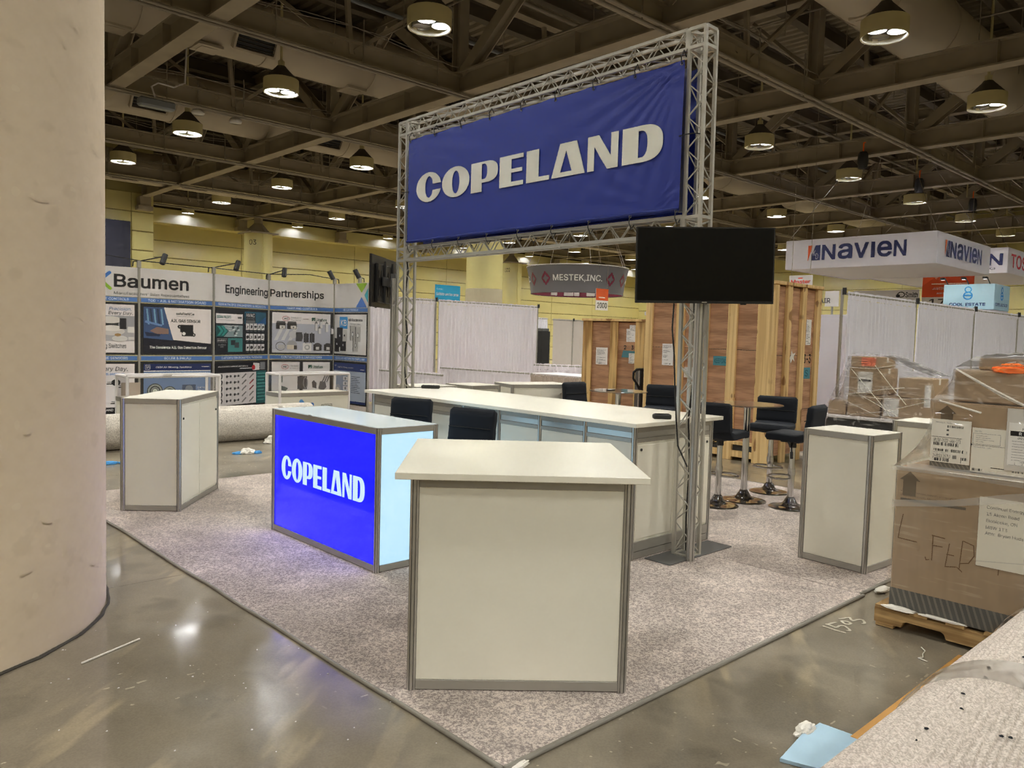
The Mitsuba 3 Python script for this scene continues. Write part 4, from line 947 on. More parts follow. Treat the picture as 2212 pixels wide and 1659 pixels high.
def hc(q, x, y, w):
    q.hoop(x + .075 * w, y, .075 * w, .05 * w, .008, (150, 50, 56), 2).text('HC', x + .035 * w, y - .022 * w, x + .115 * w, y + .022 * w, INK, 3, True, .2).text('Hartland', x + .18 * w, y + .005 * w, x + .38 * w, y + .04 * w, GRY, 2).text('Controls', x + .18 * w, y - .045 * w, x + .37 * w, y - .012 * w, GRY, 2)
def lf(q, x, y, w): q.rect(x, y - .03 * w, x + .075 * w, y + .04 * w, (24, 60, 48), 2).poly([(x + .02 * w, y - .03 * w), (x + .06 * w, y + .02 * w), (x + .045 * w, y - .03 * w)], WHT, 3).text('Littelfuse', x + .095 * w, y - .03 * w, x + .31 * w, y + .03 * w, (30, 60, 52), 2, True)
q = Print().rect(a, up0, b, up1, (176, 178, 192)).rect(a, up1 - .22, b, up1, (228, 222, 224), 1).rect(a, up0, b, up0 + .06, (196, 196, 204), 1)
hc(q, a + .20, up1 - .12, 1.0); q.rect(a + .62, up1 - .125, a + .74, up1 - .115, (130, 110, 112), 2); lf(q, a + .80, up1 - .125, 1.0); q.rect(a + .80, up1 - .185, a + 1.12, up1 - .178, LG, 2)
for x in (.04, .18, .32): q.poly([(a + x, up0 + .25), (a + x + .07, up0 + .25), (a + x + .20, up0 + .52), (a + x + .13, up0 + .52)], (206, 206, 210), 1)
for x in (.08, .30): q.rect(a + x, up0 + .48, a + x + .19, up0 + .60, (36, 34, 36), 2).rect(a + x + .07, up0 + .485, a + x + .18, up0 + .55, (210, 206, 204), 3).rect(a + x + .01, up0 + .60, a + x + .18, up0 + .635, (70, 68, 70), 2).rect(a + x + .11, up0 + .505, a + x + .14, up0 + .525, INK, 4)
for x, y, h in ((.86, .46, .16), (.96, .52, .14), (.93, .40, .12), (1.08, .44, .18), (1.20, .40, .12)): q.rect(a + x, up0 + y, a + x + .065, up0 + y + h, (214, 212, 214), 2).rect(a + x, up0 + y, a + x + .015, up0 + y + h, (150, 150, 156), 3).disc(a + x + .032, up0 + y + h, .032, .012, (110, 108, 112), 3).rect(a + x + .02, up0 + y + h, a + x + .045, up0 + y + h + .03, (70, 68, 70), 4)
q.disc(a + .43, up0 + .37, .09, .075, (196, 196, 202), 2).rect(a + .48, up0 + .24, a + .60, up0 + .42, (46, 46, 50), 3).disc(a + .56, up0 + .33, .06, .09, (58, 58, 62), 4)
for x in (.64, .76): q.rect(a + x, up0 + .22, a + x + .10, up0 + .40, (44, 42, 46), 3).rect(a + x + .03, up0 + .20, a + x + .05, up0 + .42, (70, 70, 74), 4)
q.hoop(a + .17, up0 + .13, .10, .09, .012, (90, 90, 96), 3).rect(a + .12, up0 + .08, a + .26, up0 + .16, (176, 174, 176), 4).disc(a + .40, up0 + .17, .10, .08, (160, 160, 166), 3).rect(a + .30, up0 + .07, a + .44, up0 + .16, (206, 198, 186), 4).rect(a + .44, up0 + .07, a + .50, up0 + .15, (60, 56, 54), 4).rect(a + .62, up0 + .04, a + .80, up0 + .20, (222, 220, 222), 3).hoop(a + .71, up0 + .115, .06, .055, .03, (170, 170, 174), 4)
for x in (.84, 1.06): q.rect(a + x, up0 + .05, a + x + .17, up0 + .18, (42, 40, 42), 3).rect(a + x + .05, up0 + .07, a + x + .12, up0 + .13, (204, 202, 202), 4).disc(a + x + .085, up0 + .18, .06, .03, (60, 58, 60), 4)
poster(4, q)
q = Print().rect(a, lo0 + .05, L * .47, lo1, (222, 218, 220)).rect(L * .52, lo0 + .05, b, lo1, (222, 218, 220))
hc(q, a + .19, lo1 - .10, 1.0); lf(q, L * .60, lo1 - .10, 1.0)
q.rect(a + .14, .56, a + .22, .70, (110, 116, 114), 2).rect(a + .16, .70, a + .20, .74, INK, 2).poly([(a + .14, .42), (a + .28, .38), (a + .33, .44), (a + .18, .50)], (90, 96, 94), 2).rect(L * .44, .42, L * .585, .68, (66, 66, 70), 2).hoop(L * .56, .55, .05, .12, .02, (130, 130, 134), 3).poly([(L * .67, .45), (L * .73, .43), (L * .73, .54), (L * .69, .60), (L * .66, .56)], (70, 70, 74), 2).poly([(L * .76, .43), (L * .84, .38), (L * .89, .46), (L * .87, .56), (L * .79, .58)], (84, 84, 88), 2)
for x in (.81, .845, .88): q.poly([(L * x, .56), (L * x + .03, .56), (L * x + .09, .70), (L * x + .06, .70)], (110, 110, 114), 3)
poster(4, q)
L = wall_frame(5)[2]; a, b = .03, L - .06
q = Print().rect(a, up0, b, up1, (224, 222, 222)).poly(sbox(a + .20, up1 - .28, a + .45, up1 - .06).buffer(.012), (50, 130, 190), 1).text('KB', a + .225, up1 - .235, a + .43, up1 - .11, WHT, 2, True).text('KB Electronics', a + .50, up1 - .14, a + .97, up1 - .085, (50, 50, 54), 2, True).text('"The Right Control', a + .55, up1 - .215, a + .90, up1 - .18, GRY, 2).text('for Your Application"', a + .53, up1 - .27, a + .92, up1 - .235, GRY, 2)
for x, y, w, h in ((.02, .02, .16, .30), (.10, .12, .20, .42), (.22, .04, .20, .24)): q.rect(a + x, up0 + y + .02, a + x + w, up0 + y + h, (34, 32, 34), 2).disc(a + x + w * .5, up0 + y + h * .6, .022, .022, LG, 3)
q.rect(a + .30, up0 + .26, a + .45, up0 + .50, (200, 198, 196), 3).disc(a + .37, up0 + .38, .02, .025, INK, 4)
for x, y in ((.56, .28), (.74, .26), (.66, .06)): q.rect(a + x, up0 + y, a + x + .17, up0 + y + .30, (184, 182, 180), 3).rect(a + x, up0 + y, a + x + .02, up0 + y + .30, (90, 88, 88), 4).disc(a + x + .09, up0 + y + .13, .03, .045, (240, 240, 240), 4).hoop(a + x + .09, up0 + y + .13, .035, .05, .012, (90, 90, 92), 5)
poster(5, q)
q = Print().rect(a, lo0, b, lo1, (168, 178, 196)).rect(a, lo1 - .16, b, lo1, (30, 46, 96), 1).text('OEM Air Moving Solutions', a + .15, lo1 - .105, a + .68, lo1 - .075, WHT, 2, False, .2).text('S/P', a + .03, lo1 - .08, a + .09, lo1 - .04, WHT, 2, True).rect(b - .18, lo1 - .12, b - .05, lo1 - .11, WHT, 2).rect(a, lo0, b, lo0 + .05, (30, 46, 96), 1).rect(a + .02, .35, a + .5, .72, (120, 140, 166), 1)
for t in range(10): q.rect(a + .62, .38 + t * .036, a + .62 + .3 - .05 * (t % 3), .392 + t * .036, (96, 104, 122), 2)
for t in range(3): q.rect(a + .34, .42 + t * .10, a + .50, .50 + t * .10, (214, 220, 228), 2).disc(a + .42, .46 + t * .10, .03, .028, (90, 100, 112), 3)
q.disc(a + .16, .44, .10, .09, (150, 160, 172), 2).disc(a + .16, .42, .05, .05, (206, 206, 200), 3)
poster(5, q)
# clip-on lamps on the header
clamp_mesh = []
for i, (xx, hd) in enumerate((((2.545, 12.02), 1), ((3.84, 12.06), 1), ((5.23, 12.74), .55), ((6.54, 12.44), -1), ((6.62, 11.6), -1))):
    k = thing('spot_lamp', f'small black arm lamp clipped to the display wall header, {NTH[i]} from the left', 'spot lamp', 'clip lamps along the display wall')
    x, y = xx; e = (x + .30 * hd, y - .32, 2.80)
    part(k, 'arm', tube([(x - .10 * hd, y, 2.62), (x - .09 * hd, y, 2.70), (x, y, 2.71), e], .010, 6), 'black_panel')
    part(k, 'head', bar(np.array(e) + [.02 * hd, 0, .03], np.array(e) + [-.05 * hd, -.05, -.13], .045, 12), 'black_panel')
    part(k, 'clamp', cb(x - .03, x + .03, y - .03, y + .03, 2.60, 2.72, .005), 'alu_flat')
one('lamp_wire', tube([(1.3, 12.1, 2.86), (2.545, 12.02, 2.72), (3.9, 12.06, 2.70), (5.23, 12.74, 2.72), (5.9, 12.3, 2.74), (6.54, 12.44, 2.70)], .008, 5), 'black_panel', 'thin black cable strung between the clip lamps on the display wall', 'cable')

# glass showcases
def showcase(x0, x1, y0, y1, zt, zg, label, cap):
    k = thing('showcase', label, 'showcase'); r = .022
    for x in (x0 + r, x1 - r):
        for y in (y0 + r, y1 - r): part(k, 'post', bar((x, y, 0), (x, y, zt - r), r, 14), 'white_plastic', smooth=60)
    for a, b in (((x0 + r, y0 + r), (x1 - r, y0 + r)), ((x0 + r, y1 - r), (x1 - r, y1 - r)), ((x0 + r, y0 + r), (x0 + r, y1 - r)), ((x1 - r, y0 + r), (x1 - r, y1 - r))):
        part(k, 'rail', bar((*a, zt - r), (*b, zt - r), r, 14), 'white_plastic', smooth=60)
        part(k, 'lower_rail', bar((*a, zg - .03), (*b, zg - .03), square=True, w=(.035, .06)), 'alu_flat')
    part(k, 'shelf', bx(x0 + .03, x1 - .03, y0 + .03, y1 - .03, zg - .03, zg), 'laminate')
    part(k, 'body', cb(x0 + .012, x1 - .012, y0 + .012, y1 - .012, .05, zg - .06, .004), 'laminate_dull')
    g = lambda a, b: np.array([a[0], a[1], b[0], b[1]])
    for nm, P in (('pane', [(x0 + .04, y0 + r, zg), (x1 - .04, y0 + r, zg), (x1 - .04, y0 + r, zt - .04), (x0 + .04, y0 + r, zt - .04)]), ('pane', [(x0 + r, y0 + .04, zg), (x0 + r, y1 - .04, zg), (x0 + r, y1 - .04, zt - .04), (x0 + r, y0 + .04, zt - .04)]),
                  ('pane', [(x1 - r, y0 + .04, zg), (x1 - r, y1 - .04, zg), (x1 - r, y1 - .04, zt - .04), (x1 - r, y0 + .04, zt - .04)]), ('top_pane', [(x0 + .04, y0 + .04, zt - r), (x1 - .04, y0 + .04, zt - r), (x1 - .04, y1 - .04, zt - r), (x0 + .04, y1 - .04, zt - r)])):
        part(k, nm, (np.array(P), np.array([[0, 1, 2], [0, 2, 3]])), 'clear_glass')
    if cap: part(k, 'lock_block', cb(x0 + .50, x0 + .62, y0 - .02, y0 + .06, zt - .02, zt + .025, .012), 'white_plastic')
    return k
showcase(1.60, 2.955, 9.6, 10.12, .925, .60, 'glass showcase on white base directly behind the pedestal by the column', True)
s2 = showcase(4.00, 5.335, 9.8, 10.32, .912, .585, 'glass showcase on white base behind the light box, in front of the display wall', False)
q = Print()
stroke(q, [(.40, .44), (.52, .30)], .035, (84, 140, 196)); stroke(q, [(.50, .30), (.60, .38)], .035, (60, 100, 170), 2); stroke(q, [(.30, .36), (.34, .33)], .03, (90, 160, 170))
q.frame(.78, .30, .98, .38, .006, INK, 1).text('B-GARD', .80, .32, .96, .36, INK, 2, True)
printed(s2, 'front_print', q, (4.0, 9.8 + .0105, 0), (1, 0, 0), (0, 0, 1))
k = thing('red_leaflet', 'reddish leaflet standing inside the left end of the first showcase', 'leaflet'); part(k, 'sheet', bar((1.66, 9.80, .74), (1.66, 10.05, .74), square=True, w=(.004, .24)), 'maroon') if False else part(k, 'sheet', cb(1.64, 1.90, 9.95, 9.955, .61, .80, .001), 'skirt_cloth')

# rolls of carpet on the floor of the aisle
def roll(axis0, axis1, r, m, seed, wraps=(), spiral=True):
    a0, a1 = np.array(axis0, float), np.array(axis1, float); L = np.linalg.norm(a1 - a0); d = (a1 - a0) / L
    s = np.cross(d, (0, 0, 1)); s /= np.linalg.norm(s); up = np.cross(s, d)
    n, mm = 72, 60; A, S = np.meshgrid(np.arange(n + 1) * 2 * np.pi / n, np.linspace(0, L, mm))
    R = r * (1 + .03 * (meshkit.fbm(np.stack([np.cos(A) * 1.2, np.sin(A) * 1.2, S * 1.3], -1), 3, seed) - .5)); Z = np.maximum(R * np.sin(A), -r * .965)
    P = a0 + d * S[..., None] + s * (R * np.cos(A))[..., None] + up * Z[..., None]
    return P, d, s, up, L
def make_roll(key, P, d, s, up, L, r, m, wraps, a0, uvm=None):
    part(key, 'outer_layer', grid(P), m, smooth=True)
    for e, sg in ((0, -1), (-1, 1)):
        c = P[e, :-1].mean(0); t = np.linspace(0, 2 * np.pi * 7, 260); rr = np.linspace(.12, 1, 260)[:, None] ** 1
        ringp = np.stack([np.interp((t % (2 * np.pi)), np.arange(P.shape[1]) * 2 * np.pi / (P.shape[1] - 1), P[e, :, k]) for k in range(3)], 1)
        part(key, 'end_spiral', tube(c + (ringp - c) * rr * .97 - d * sg * .01, r * .052, 5), m)
    for w in wraps:
        j = int(w[0] / L * (P.shape[0] - 1)); j2 = min(P.shape[0] - 1, j + max(1, int(w[1] / L * (P.shape[0] - 1))))
        Q = P[j:j2 + 1].copy(); c = Q[:, :-1].mean(1, keepdims=True); Q = c + (Q - c) * 1.012
        Q += .004 * (meshkit.fbm(Q * 25, 2, 8)[..., None] - .5) * up
        part(key, 'plastic_wrap', grid(Q), 'stretch_film', smooth=True)
for (a, b, r, wr, lab) in (((-1.0, 8.90, .232), (3.75, 8.90, .232), .236, [(4.55, .16)], 'long grey carpet roll lying in the aisle behind the pedestal, nearer one'),
                           ((2.6, 9.36, .23), (4.30, 9.36, .23), .235, [], 'grey carpet roll lying behind the first roll in front of the showcase')):
    k = thing('carpet_roll', lab, 'carpet roll'); P, d, s, up, L = roll(a, b, r, 'roll_pile', 4); make_roll(k, P, d, s, up, L, r, 'roll_pile', wr, a)

# crumpled litter
def crumple(loc, sx, sy, sz, seed, n=14):
    V, F_ = trimesh.creation.icosphere(subdivisions=3, radius=1.0).vertices.copy(), trimesh.creation.icosphere(subdivisions=3, radius=1.0).faces
    V = np.array(V); w = meshkit.fbm(V * 2.3, 4, seed) ; V *= (.55 + .9 * w)[:, None]; V[:, 2] = np.maximum(V[:, 2], -.15) + .15
    return V * [sx, sy, sz] + np.asarray(loc), np.array(F_)
k = thing('crumpled_plastic', 'crumpled clear plastic beside the end of the carpet roll behind the light box', 'litter'); part(k, 'film', crumple((3.25, 8.40, .003), .17, .10, .09, 3), 'film_cord')
k = thing('crumpled_plastic', 'white and blue crumpled film on the bare floor between pedestal and light box', 'litter'); part(k, 'white_part', crumple((2.50, 7.68, .003), .10, .07, .06, 5), 'film_cord'); part(k, 'blue_part', cat(crumple((2.38, 7.70, .003), .07, .05, .025, 8), crumple((2.62, 7.63, .003), .05, .04, .03, 9)), 'blue_film')
k = thing('crumpled_plastic', 'small blue film scrap on the floor between the column and the pedestal', 'litter'); part(k, 'film', cat(crumple((.84, 7.74, .003), .10, .035, .03, 6), crumple((1.0, 7.72, .003), .06, .03, .025, 4)), 'blue_film')
k = thing('white_stick', 'thin white plastic strip on the floor beside the thick column', 'litter'); part(k, 'strip', bar((-.93, 1.99, .006), (-.62, 2.13, .006), square=True, w=(.008, .006)), 'film_cord')
k = thing('white_crumb', 'small white crumb on the bare floor near the bottom left of the photo', 'litter'); part(k, 'crumb', crumple((-1.235, .66, .001), .016, .010, .010, 7), 'white_plastic')
k = thing('white_string', 'short white string on the floor below the wrapped pallet', 'string'); part(k, 'strand', tube([(2.545, -.585, .005), (2.50, -.62, .006), (2.45, -.625, .005), (2.40, -.645, .006), (2.375, -.63, .005), (2.36, -.68, .006)], .0035, 5), 'film_cord', smooth=True)
one('floor_crumbs', cat(*[crumple((x, y, 0), r, r * .8, r * .7, 11 + i) for i, (x, y, r) in enumerate(zip(rng.uniform(-1.3, .1, 60), rng.uniform(-.4, 2.6, 60), rng.uniform(.002, .005, 60)))]), 'white_plastic', 'tiny pale crumbs scattered over the bare floor left of the carpet', 'debris', kind='stuff')
# ================================================================ DRAPES, CRATES, SIGNS
def drape(name, label, p0, p1, z0, z1, m, seed, folds=.105, head=.11, group=None, poles=(), kind_='drape', amp=.035, rail=True):
    """a pleated curtain on a rail from p0 to p1"""
    k = thing(name, label, kind_, group); a, b = np.array(p0, float), np.array(p1, float); L = np.hypot(*(b - a)); u = (b - a) / L; n = np.array([u[1], -u[0]])
    ns = int(L / .016); s = np.linspace(0, L, ns); r = np.random.default_rng(seed)
    ph = np.cumsum(2 * np.pi * .016 / (folds * (.7 + .8 * meshkit.fbm(np.stack([s * .9, s * 0, s * 0], -1), 2, seed))))
    am = amp * (.35 + 1.1 * meshkit.fbm(np.stack([s * 1.6, s * 0 + 3, s * 0], -1), 2, seed + 1))
    zs = np.r_[np.linspace(0, .82, 8), .90, .95, 1.0] * (z1 - head - z0) + z0
    rows = []
    for z in zs:
        t = (z1 - head - z) / (z1 - head - z0); w = am * (.45 + .65 * t) * np.sin(ph + .8 * t * np.sin(s * 2.1 + seed)) + .02 * t * np.sin(s * 1.3)
        rows.append(np.c_[a + s[:, None] * u + w[:, None] * n, np.full(ns, z)])
    part(k, 'curtain', grid(np.array(rows)), m, smooth=True)
    hs = []
    for z, f in ((z1 - head, .45), (z1 - head * .5, .8), (z1 - .015, .5), (z1 + .01, .3)):
        w = .010 * np.sin(s * 95 + 3 * np.sin(s * 7)) * f + am * .18 * np.sin(ph * .9)
        hs.append(np.c_[a + s[:, None] * u + (w[:, None] + .014 * f) * n, z + .008 * np.sin(s * 60 + 5 * np.sin(s * 9))])
    part(k, 'gathered_heading', grid(np.array(hs)), m, smooth=True)
    if rail: part(k, 'rail', bar((*(a + u * -.03), z1 - .03), (*(b + u * .03), z1 - .03), .018, 8), 'alu_flat')
    for t in poles:
        c = a + u * t * L - n * .0
        q = part(k, 'pole', bar((*c, 0), (*c, z1 + .03), .022, 12), 'alu_flat', smooth=60); part(q, 'foot_plate', cb(c[0] - .2, c[0] + .2, c[1] - .2, c[1] + .2, .001, .012, .002), 'steel_plate'); part(q, 'hook', bar((*(c + n * .03), z1 - .05), (*(c + n * .03), z1 + .05), .03, 8), 'black_panel')
    return k
drape('tall_drape', 'tall white drape behind the left truss tower, from the display wall to a steel pole', (6.7, 13.25), (9.83, 13.25), .02, 2.46, 'white_cloth', 2, poles=(.995,))
drape('tall_drape', 'tall white drape between two steel poles behind the long counter', (9.90, 13.25), (13.35, 13.25), .02, 2.46, 'white_cloth', 5, poles=(.995,))
drape('low_drape', 'low white drape left of the grooved post, beside the display wall', (6.85, 11.15), (6.95, 9.3), .05, .90, 'white_cloth', 7, head=.10, folds=.09, amp=.02)
drape('low_drape', 'low white drape in front of the tall drape behind the long counter, left half', (8.78, 11.65), (8.90, 10.50), .05, .91, 'white_cloth', 8, head=.10, folds=.09, amp=.02)
drape('low_drape', 'low white drape in front of the tall drape behind the long counter, right half', (8.92, 10.40), (9.10, 9.15), .05, .91, 'white_cloth', 9, head=.10, folds=.09, amp=.02)
drape('low_drape', 'crumpled low white drape over the skirted table left of the small crate', (11.9, 11.85), (12.4, 10.75), .55, .95, 'white_cloth', 10, head=.14, folds=.12, amp=.04)
k = thing('skirted_table', 'white table top with pleated beige skirt left of the small crate', 'table'); part(k, 'tabletop', cb(11.2, 12.15, 9.6, 11.3, .73, .76, .004), 'white_plastic')
kd = drape('skirted_table_cover', 'pleated beige skirt around the table left of the small crate', (11.18, 11.3), (11.18, 9.5), .02, .72, 'skirt_cloth', 12, folds=.06, head=.03, amp=.02, rail=False, kind_='table skirt')
one('black_panel', cb(13.5, 13.80, 13.20, 13.60, .0, 1.78, .004), 'black_panel', 'tall narrow black panel right of the tall drapes', 'panel')
one('laptop_box', cb(13.52, 13.78, 13.22, 13.5, 1.78, 1.86, .01), 'steel_plate', 'flat grey box on top of the narrow black panel', 'box')
drape('grey_drape', 'tall grey drape between the narrow black panel and the small crate', (19.1, 18.2), (21.3, 18.2), .02, 2.30, 'grey_cloth', 14, folds=.5, amp=.03, head=.02, poles=(.5,))
drape('tall_drape', 'strip of white drape just left of the grey drape', (18.2, 18.4), (19.0, 18.4), .02, 2.32, 'white_cloth_cool', 15)

# wooden crates
def crate(loc, ang, A, B, H, nf, ns, key_label, studs, m2, sheets=(.30, .62)):
    """front along local x, studs proud of the plywood"""
    k = thing('crate', key_label, 'crate'); M = lambda v: xf(v, ang, loc)
    part(k, 'plywood_front', M(cb(0.02, A - .02, .045, .06, .10, H - .06, .002)), 'plywood'); part(k, 'plywood_side', M(cb(A - .06, A - .045, .06, B - .02, .10, H - .06, .002)), 'plywood')
    part(k, 'plywood_back', M(cb(0.02, A - .06, B - .06, B - .045, .10, H - .06, .002)), 'plywood'); part(k, 'plywood_side', M(cb(.045, .06, .06, B - .06, .10, H - .06, .002)), 'plywood')
    for f in sheets:
        part(k, 'sheet_joint', M(bx(.06, A - .06, .0435, .046, H * f, H * f + .006)), 'slot_dark'); part(k, 'sheet_joint', M(bx(A - .046, A - .0435, .06, B - .06, H * f * .96, H * f * .96 + .006)), 'slot_dark')
    for x, w in nf: part(k, 'stud', M(cb(x - w / 2, x + w / 2, 0, .045, 0.0, H - .045, .004)), m2)
    for y, w in ns: part(k, 'stud', M(cb(A - .045, A, y - w / 2, y + w / 2, 0.0, H - .045, .004)), studs)
    part(k, 'top_board', M(cb(-.02, A + .02, -.02, .10, H - .045, H, .004)), 'pine'); part(k, 'top_board', M(cb(A - .10, A + .02, .10, B, H - .045, H, .004)), 'pine')
    part(k, 'lid', M(cb(0, A - .1, .1, B, H - .05, H - .02, .003)), 'plywood')
    part(k, 'bottom_board', M(cb(.10, A - .12, .0, .04, .05, .14, .003)), 'pine'); part(k, 'bottom_board', M(cb(.10, A - .12, .0, .04, .22, .27, .003)), 'pine'); part(k, 'opening_shade', M(bx(.1, A - .1, .041, .044, .14, .22)), 'slot_dark')  # dark sheet on the plywood stands in for shade in the gap
    return k, M
c1, M1 = crate((7.66, 5.25, 0), -PI2, 2.10, 1.36, 2.46, [(.06, .12), (.62, .14), (1.02, .16), (1.48, .14), (1.98, .24)], [(.06, .12), (.42, .13), (.84, .13), (1.28, .13)], 'tall plywood crate with pale studs behind the bar tables and the flat screen', 'pine', 'pine')
def sheet_print(w, h, seed, head=None):
    q = Print().rect(0, 0, w, h, (230, 228, 226)); r = np.random.default_rng(seed); y = h * .90
    if head: q.rect(w * .06, h * .78, w * .94, h * .90, INK, 1).text(head, w * .22, h * .805, w * .78, h * .875, WHT, 2, True); y = h * .70
    while y > h * .12:
        if r.random() < .72: q.rect(w * .08, y, w * (.25 + .6 * r.random()), y + h * .018, (120, 120, 124), 1)
        y -= h * .055
    q.bars(w * .2, h * .05, w * .8, h * .09, 14, (50, 50, 54), 1, seed); return q
def tag_on(key, name, q, x, z, M, ang, d=.040): printed(key, name, q, M((np.array([[x, d, z]]), None))[0][0], (math.cos(ang), math.sin(ang), 0), (0, 0, 1), .0015)
tag_on(c1, 'paper_sheet', sheet_print(.20, .32, 1), .30, 1.26, M1, -PI2); tag_on(c1, 'paper_sheet', sheet_print(.17, .15, 2), .70, 1.10, M1, -PI2)
q = Print().rect(0, 0, .24, .13, (66, 120, 130)).text('KEEPING', .02, .03, .22, .10, (30, 84, 98), 1, True); tag_on(c1, 'teal_label', q, 1.18, 1.30, M1, -PI2)
q = Print().poly([(0, .02), (.04, .05), (.10, .04), (.16, .07), (.13, .02), (.06, 0)], (222, 216, 210)); tag_on(c1, 'torn_paper', q, .78, 1.38, M1, -PI2)
Ms = lambda v: xf((np.asarray(v[0]), v[1]), 0, (0, 0, 0))
q = sheet_print(.15, .36, 3); printed(c1, 'paper_sheet', q, (8.66, 3.15 + .043, 1.62), (1, 0, 0), (0, 0, 1))
q = Print().text('3-3', 0, 0, .22, .13, INK, 0, True); printed(c1, 'number', q, (8.62, 3.15 + .043, 1.36), (1, 0, 0), (0, 0, 1)); q = Print().rect(0, 0, .22, .16, (66, 120, 134)).text('S', .06, .03, .15, .13, (30, 84, 98), 1, True); printed(c1, 'teal_label', q, (8.62, 3.15 + .043, 1.14), (1, 0, 0), (0, 0, 1))
q = Print().poly([(.03, 0), (.08, .06), (.14, .02), (.11, .09), (.16, .15), (.08, .13), (.04, .19), (.03, .11), (0, .08)], (226, 222, 216)); printed(c1, 'torn_paper', q, (8.22, 3.15 + .043, 1.36), (1, 0, 0), (0, 0, 1))
c2, M2 = crate((9.2, 7.88, 0), math.radians(-68), 1.20, .62, 2.00, [(.09, .18), (.61, .15), (1.10, .16)], [(.05, .08), (.30, .06), (.56, .08)], 'smaller brown crate with knotty boards between the grey drape and the tall crate', 'pine', 'streaked_pine', ())
c2a = math.radians(-68)
tag_on(c2, 'paper_sheet', sheet_print(.23, .32, 4), .26, 1.14, M2, c2a); tag_on(c2, 'paper_sheet', sheet_print(.17, .24, 5), .84, 1.58, M2, c2a); tag_on(c2, 'paper_sheet', sheet_print(.19, .11, 6), .90, 1.78, M2, c2a, .037); tag_on(c2, 'paper_sheet', sheet_print(.13, .19, 7), .90, 1.18, M2, c2a, .037)
tag_on(c2, 'number', Print().text('2', 0, 0, .045, .075, INK, 0, True).text('3', .14, 0, .185, .075, INK, 0, True), .80, 1.44, M2, c2a); tag_on(c2, 'teal_label', Print().poly([(0, 0), (.25, 0), (.25, .12), (.03, .13)], (64, 112, 122)), .76, 1.29, M2, c2a)

k = thing('pallet_jack', 'pallet jack with a black loop handle standing between the two crates', 'pallet jack'); o = np.array([8.15, 5.66, 0]); uu = np.array([.72, -.69, 0])
part(k, 'handle', tube([o + uu * x + [0, 0, z] for x, z in ((-.02, .82), (-.06, .90), (-.13, 1.0), (-.13, 1.10), (-.08, 1.15), (0, 1.155), (.08, 1.15), (.13, 1.10), (.13, 1.0), (.06, .90), (.02, .82))], .019, 8), 'black_plastic', smooth=True)
part(k, 'shaft', tube([o + [0, 0, 1.14], o + [0, 0, .8], o + [0, 0, .35]], .030, 8), 'black_plastic', smooth=True); part(k, 'pump', bar(o + [0, 0, .06], o + [0, 0, .42], .07, 14), 'orange_plastic', smooth=60); part(k, 'fork', cb(7.9, 9.0, 5.52, 5.62, .06, .12, .01), 'orange_plastic'); part(k, 'fork', cb(7.9, 9.0, 5.80, 5.90, .06, .12, .01), 'orange_plastic'); part(k, 'wheel', bar((8.1, 5.63, .09), (8.1, 5.79, .09), .088, 18), 'black_panel', smooth=60)
k = thing('wire_bin', 'grey slotted bin behind the pallet jack handle', 'bin'); o = np.array([9.0, 6.05, 0])
for z in np.arange(.10, 1.12, .085): part(k, 'slat', xf(cb(-.26, .26, -.02, .02, z, z + .04, .004), -.75, o), 'alu_flat')
for x in (-.24, -.08, .08, .24): part(k, 'upright', xf(cb(x - .02, x + .02, -.03, .01, 0, 1.14, .004), -.75, o), 'alu_flat')
part(k, 'inside', xf(bx(-.24, .24, .03, .5, .05, 1.1), -.75, o), 'slot_dark')  # dark block stands in for the shade behind the slats

# banners and signs far behind, between the crates
def flat_sign(name, label, cat_, q, o, u, th=.02, back='white_plastic', w=1, h=1, hang=None):
    k = thing(name, label, cat_); u = np.array(u, float); n = np.cross(u, (0, 0, 1)); o = np.array(o, float)
    V, f = cb(0, w, -th, 0, 0, h, .003); part(k, 'board', (o + V[:, :1] * u + V[:, 1:2] * n + V[:, 2:] * np.array([0, 0, 1.0]), f), back)
    printed(k, 'print', q, o + n * .003, u, (0, 0, 1), .004)
    if hang:
        for x in (.1 * w, .9 * w): part(k, 'wire', bar(o + u * x + [0, 0, h], o + u * x + [0, 0, hang], .007, 4), 'pipe_paint')
    return k
dR = np.array([.7285, -.685, 0])
q = Print().rect(0, 0, .60, 2.0, (222, 206, 210)).text('system', .12, 1.78, .50, 1.88, (40, 40, 46), 1, True).text('heating', .10, 1.62, .36, 1.68, (80, 80, 84), 1).text("don't", .10, 1.50, .34, 1.56, (80, 80, 84), 1)
for t in range(4): q.rect(.08, 1.22 - .05 * t, .20 + .1 * (t % 2), 1.235 - .05 * t, (120, 116, 120), 1)
q.disc(.22, .94, .10, .10, (60, 58, 62), 1).disc(.22, .96, .05, .05, (190, 186, 190), 2).disc(.16, .62, .06, .07, (120, 84, 70), 2).poly(ell(.16, .66, .075, .06), (226, 180, 50), 3).poly([(.0, .10), (.02, .46), (.12, .55), (.24, .54), (.36, .40), (.38, .22), (.30, .10)], (96, 124, 170), 1)
flat_sign('roll_up_banner', 'pale pink roll up banner with a yellow hard hat figure behind the small crate', 'banner', q, (9.55, 6.62, .12), dR, w=.60, h=2.0); part('roll_up_banner', 'foot', xf(cb(-.05, .65, -.12, .12, 0, .12, .02), math.atan2(dR[1], dR[0]), (9.55, 6.62, 0)), 'alu_flat')
q = Print().rect(0, 0, .9, .75, (28, 36, 96)).text('cor', .16, .50, .40, .60, WHT, 1, True).rect(.16, .44, .34, .455, (210, 60, 50), 1).rect(.3, .25, .9, .38, (224, 222, 222), 1).rect(.3, .0, .9, .16, (188, 76, 48), 1).rect(0, .0, .34, .22, (26, 26, 30), 2)
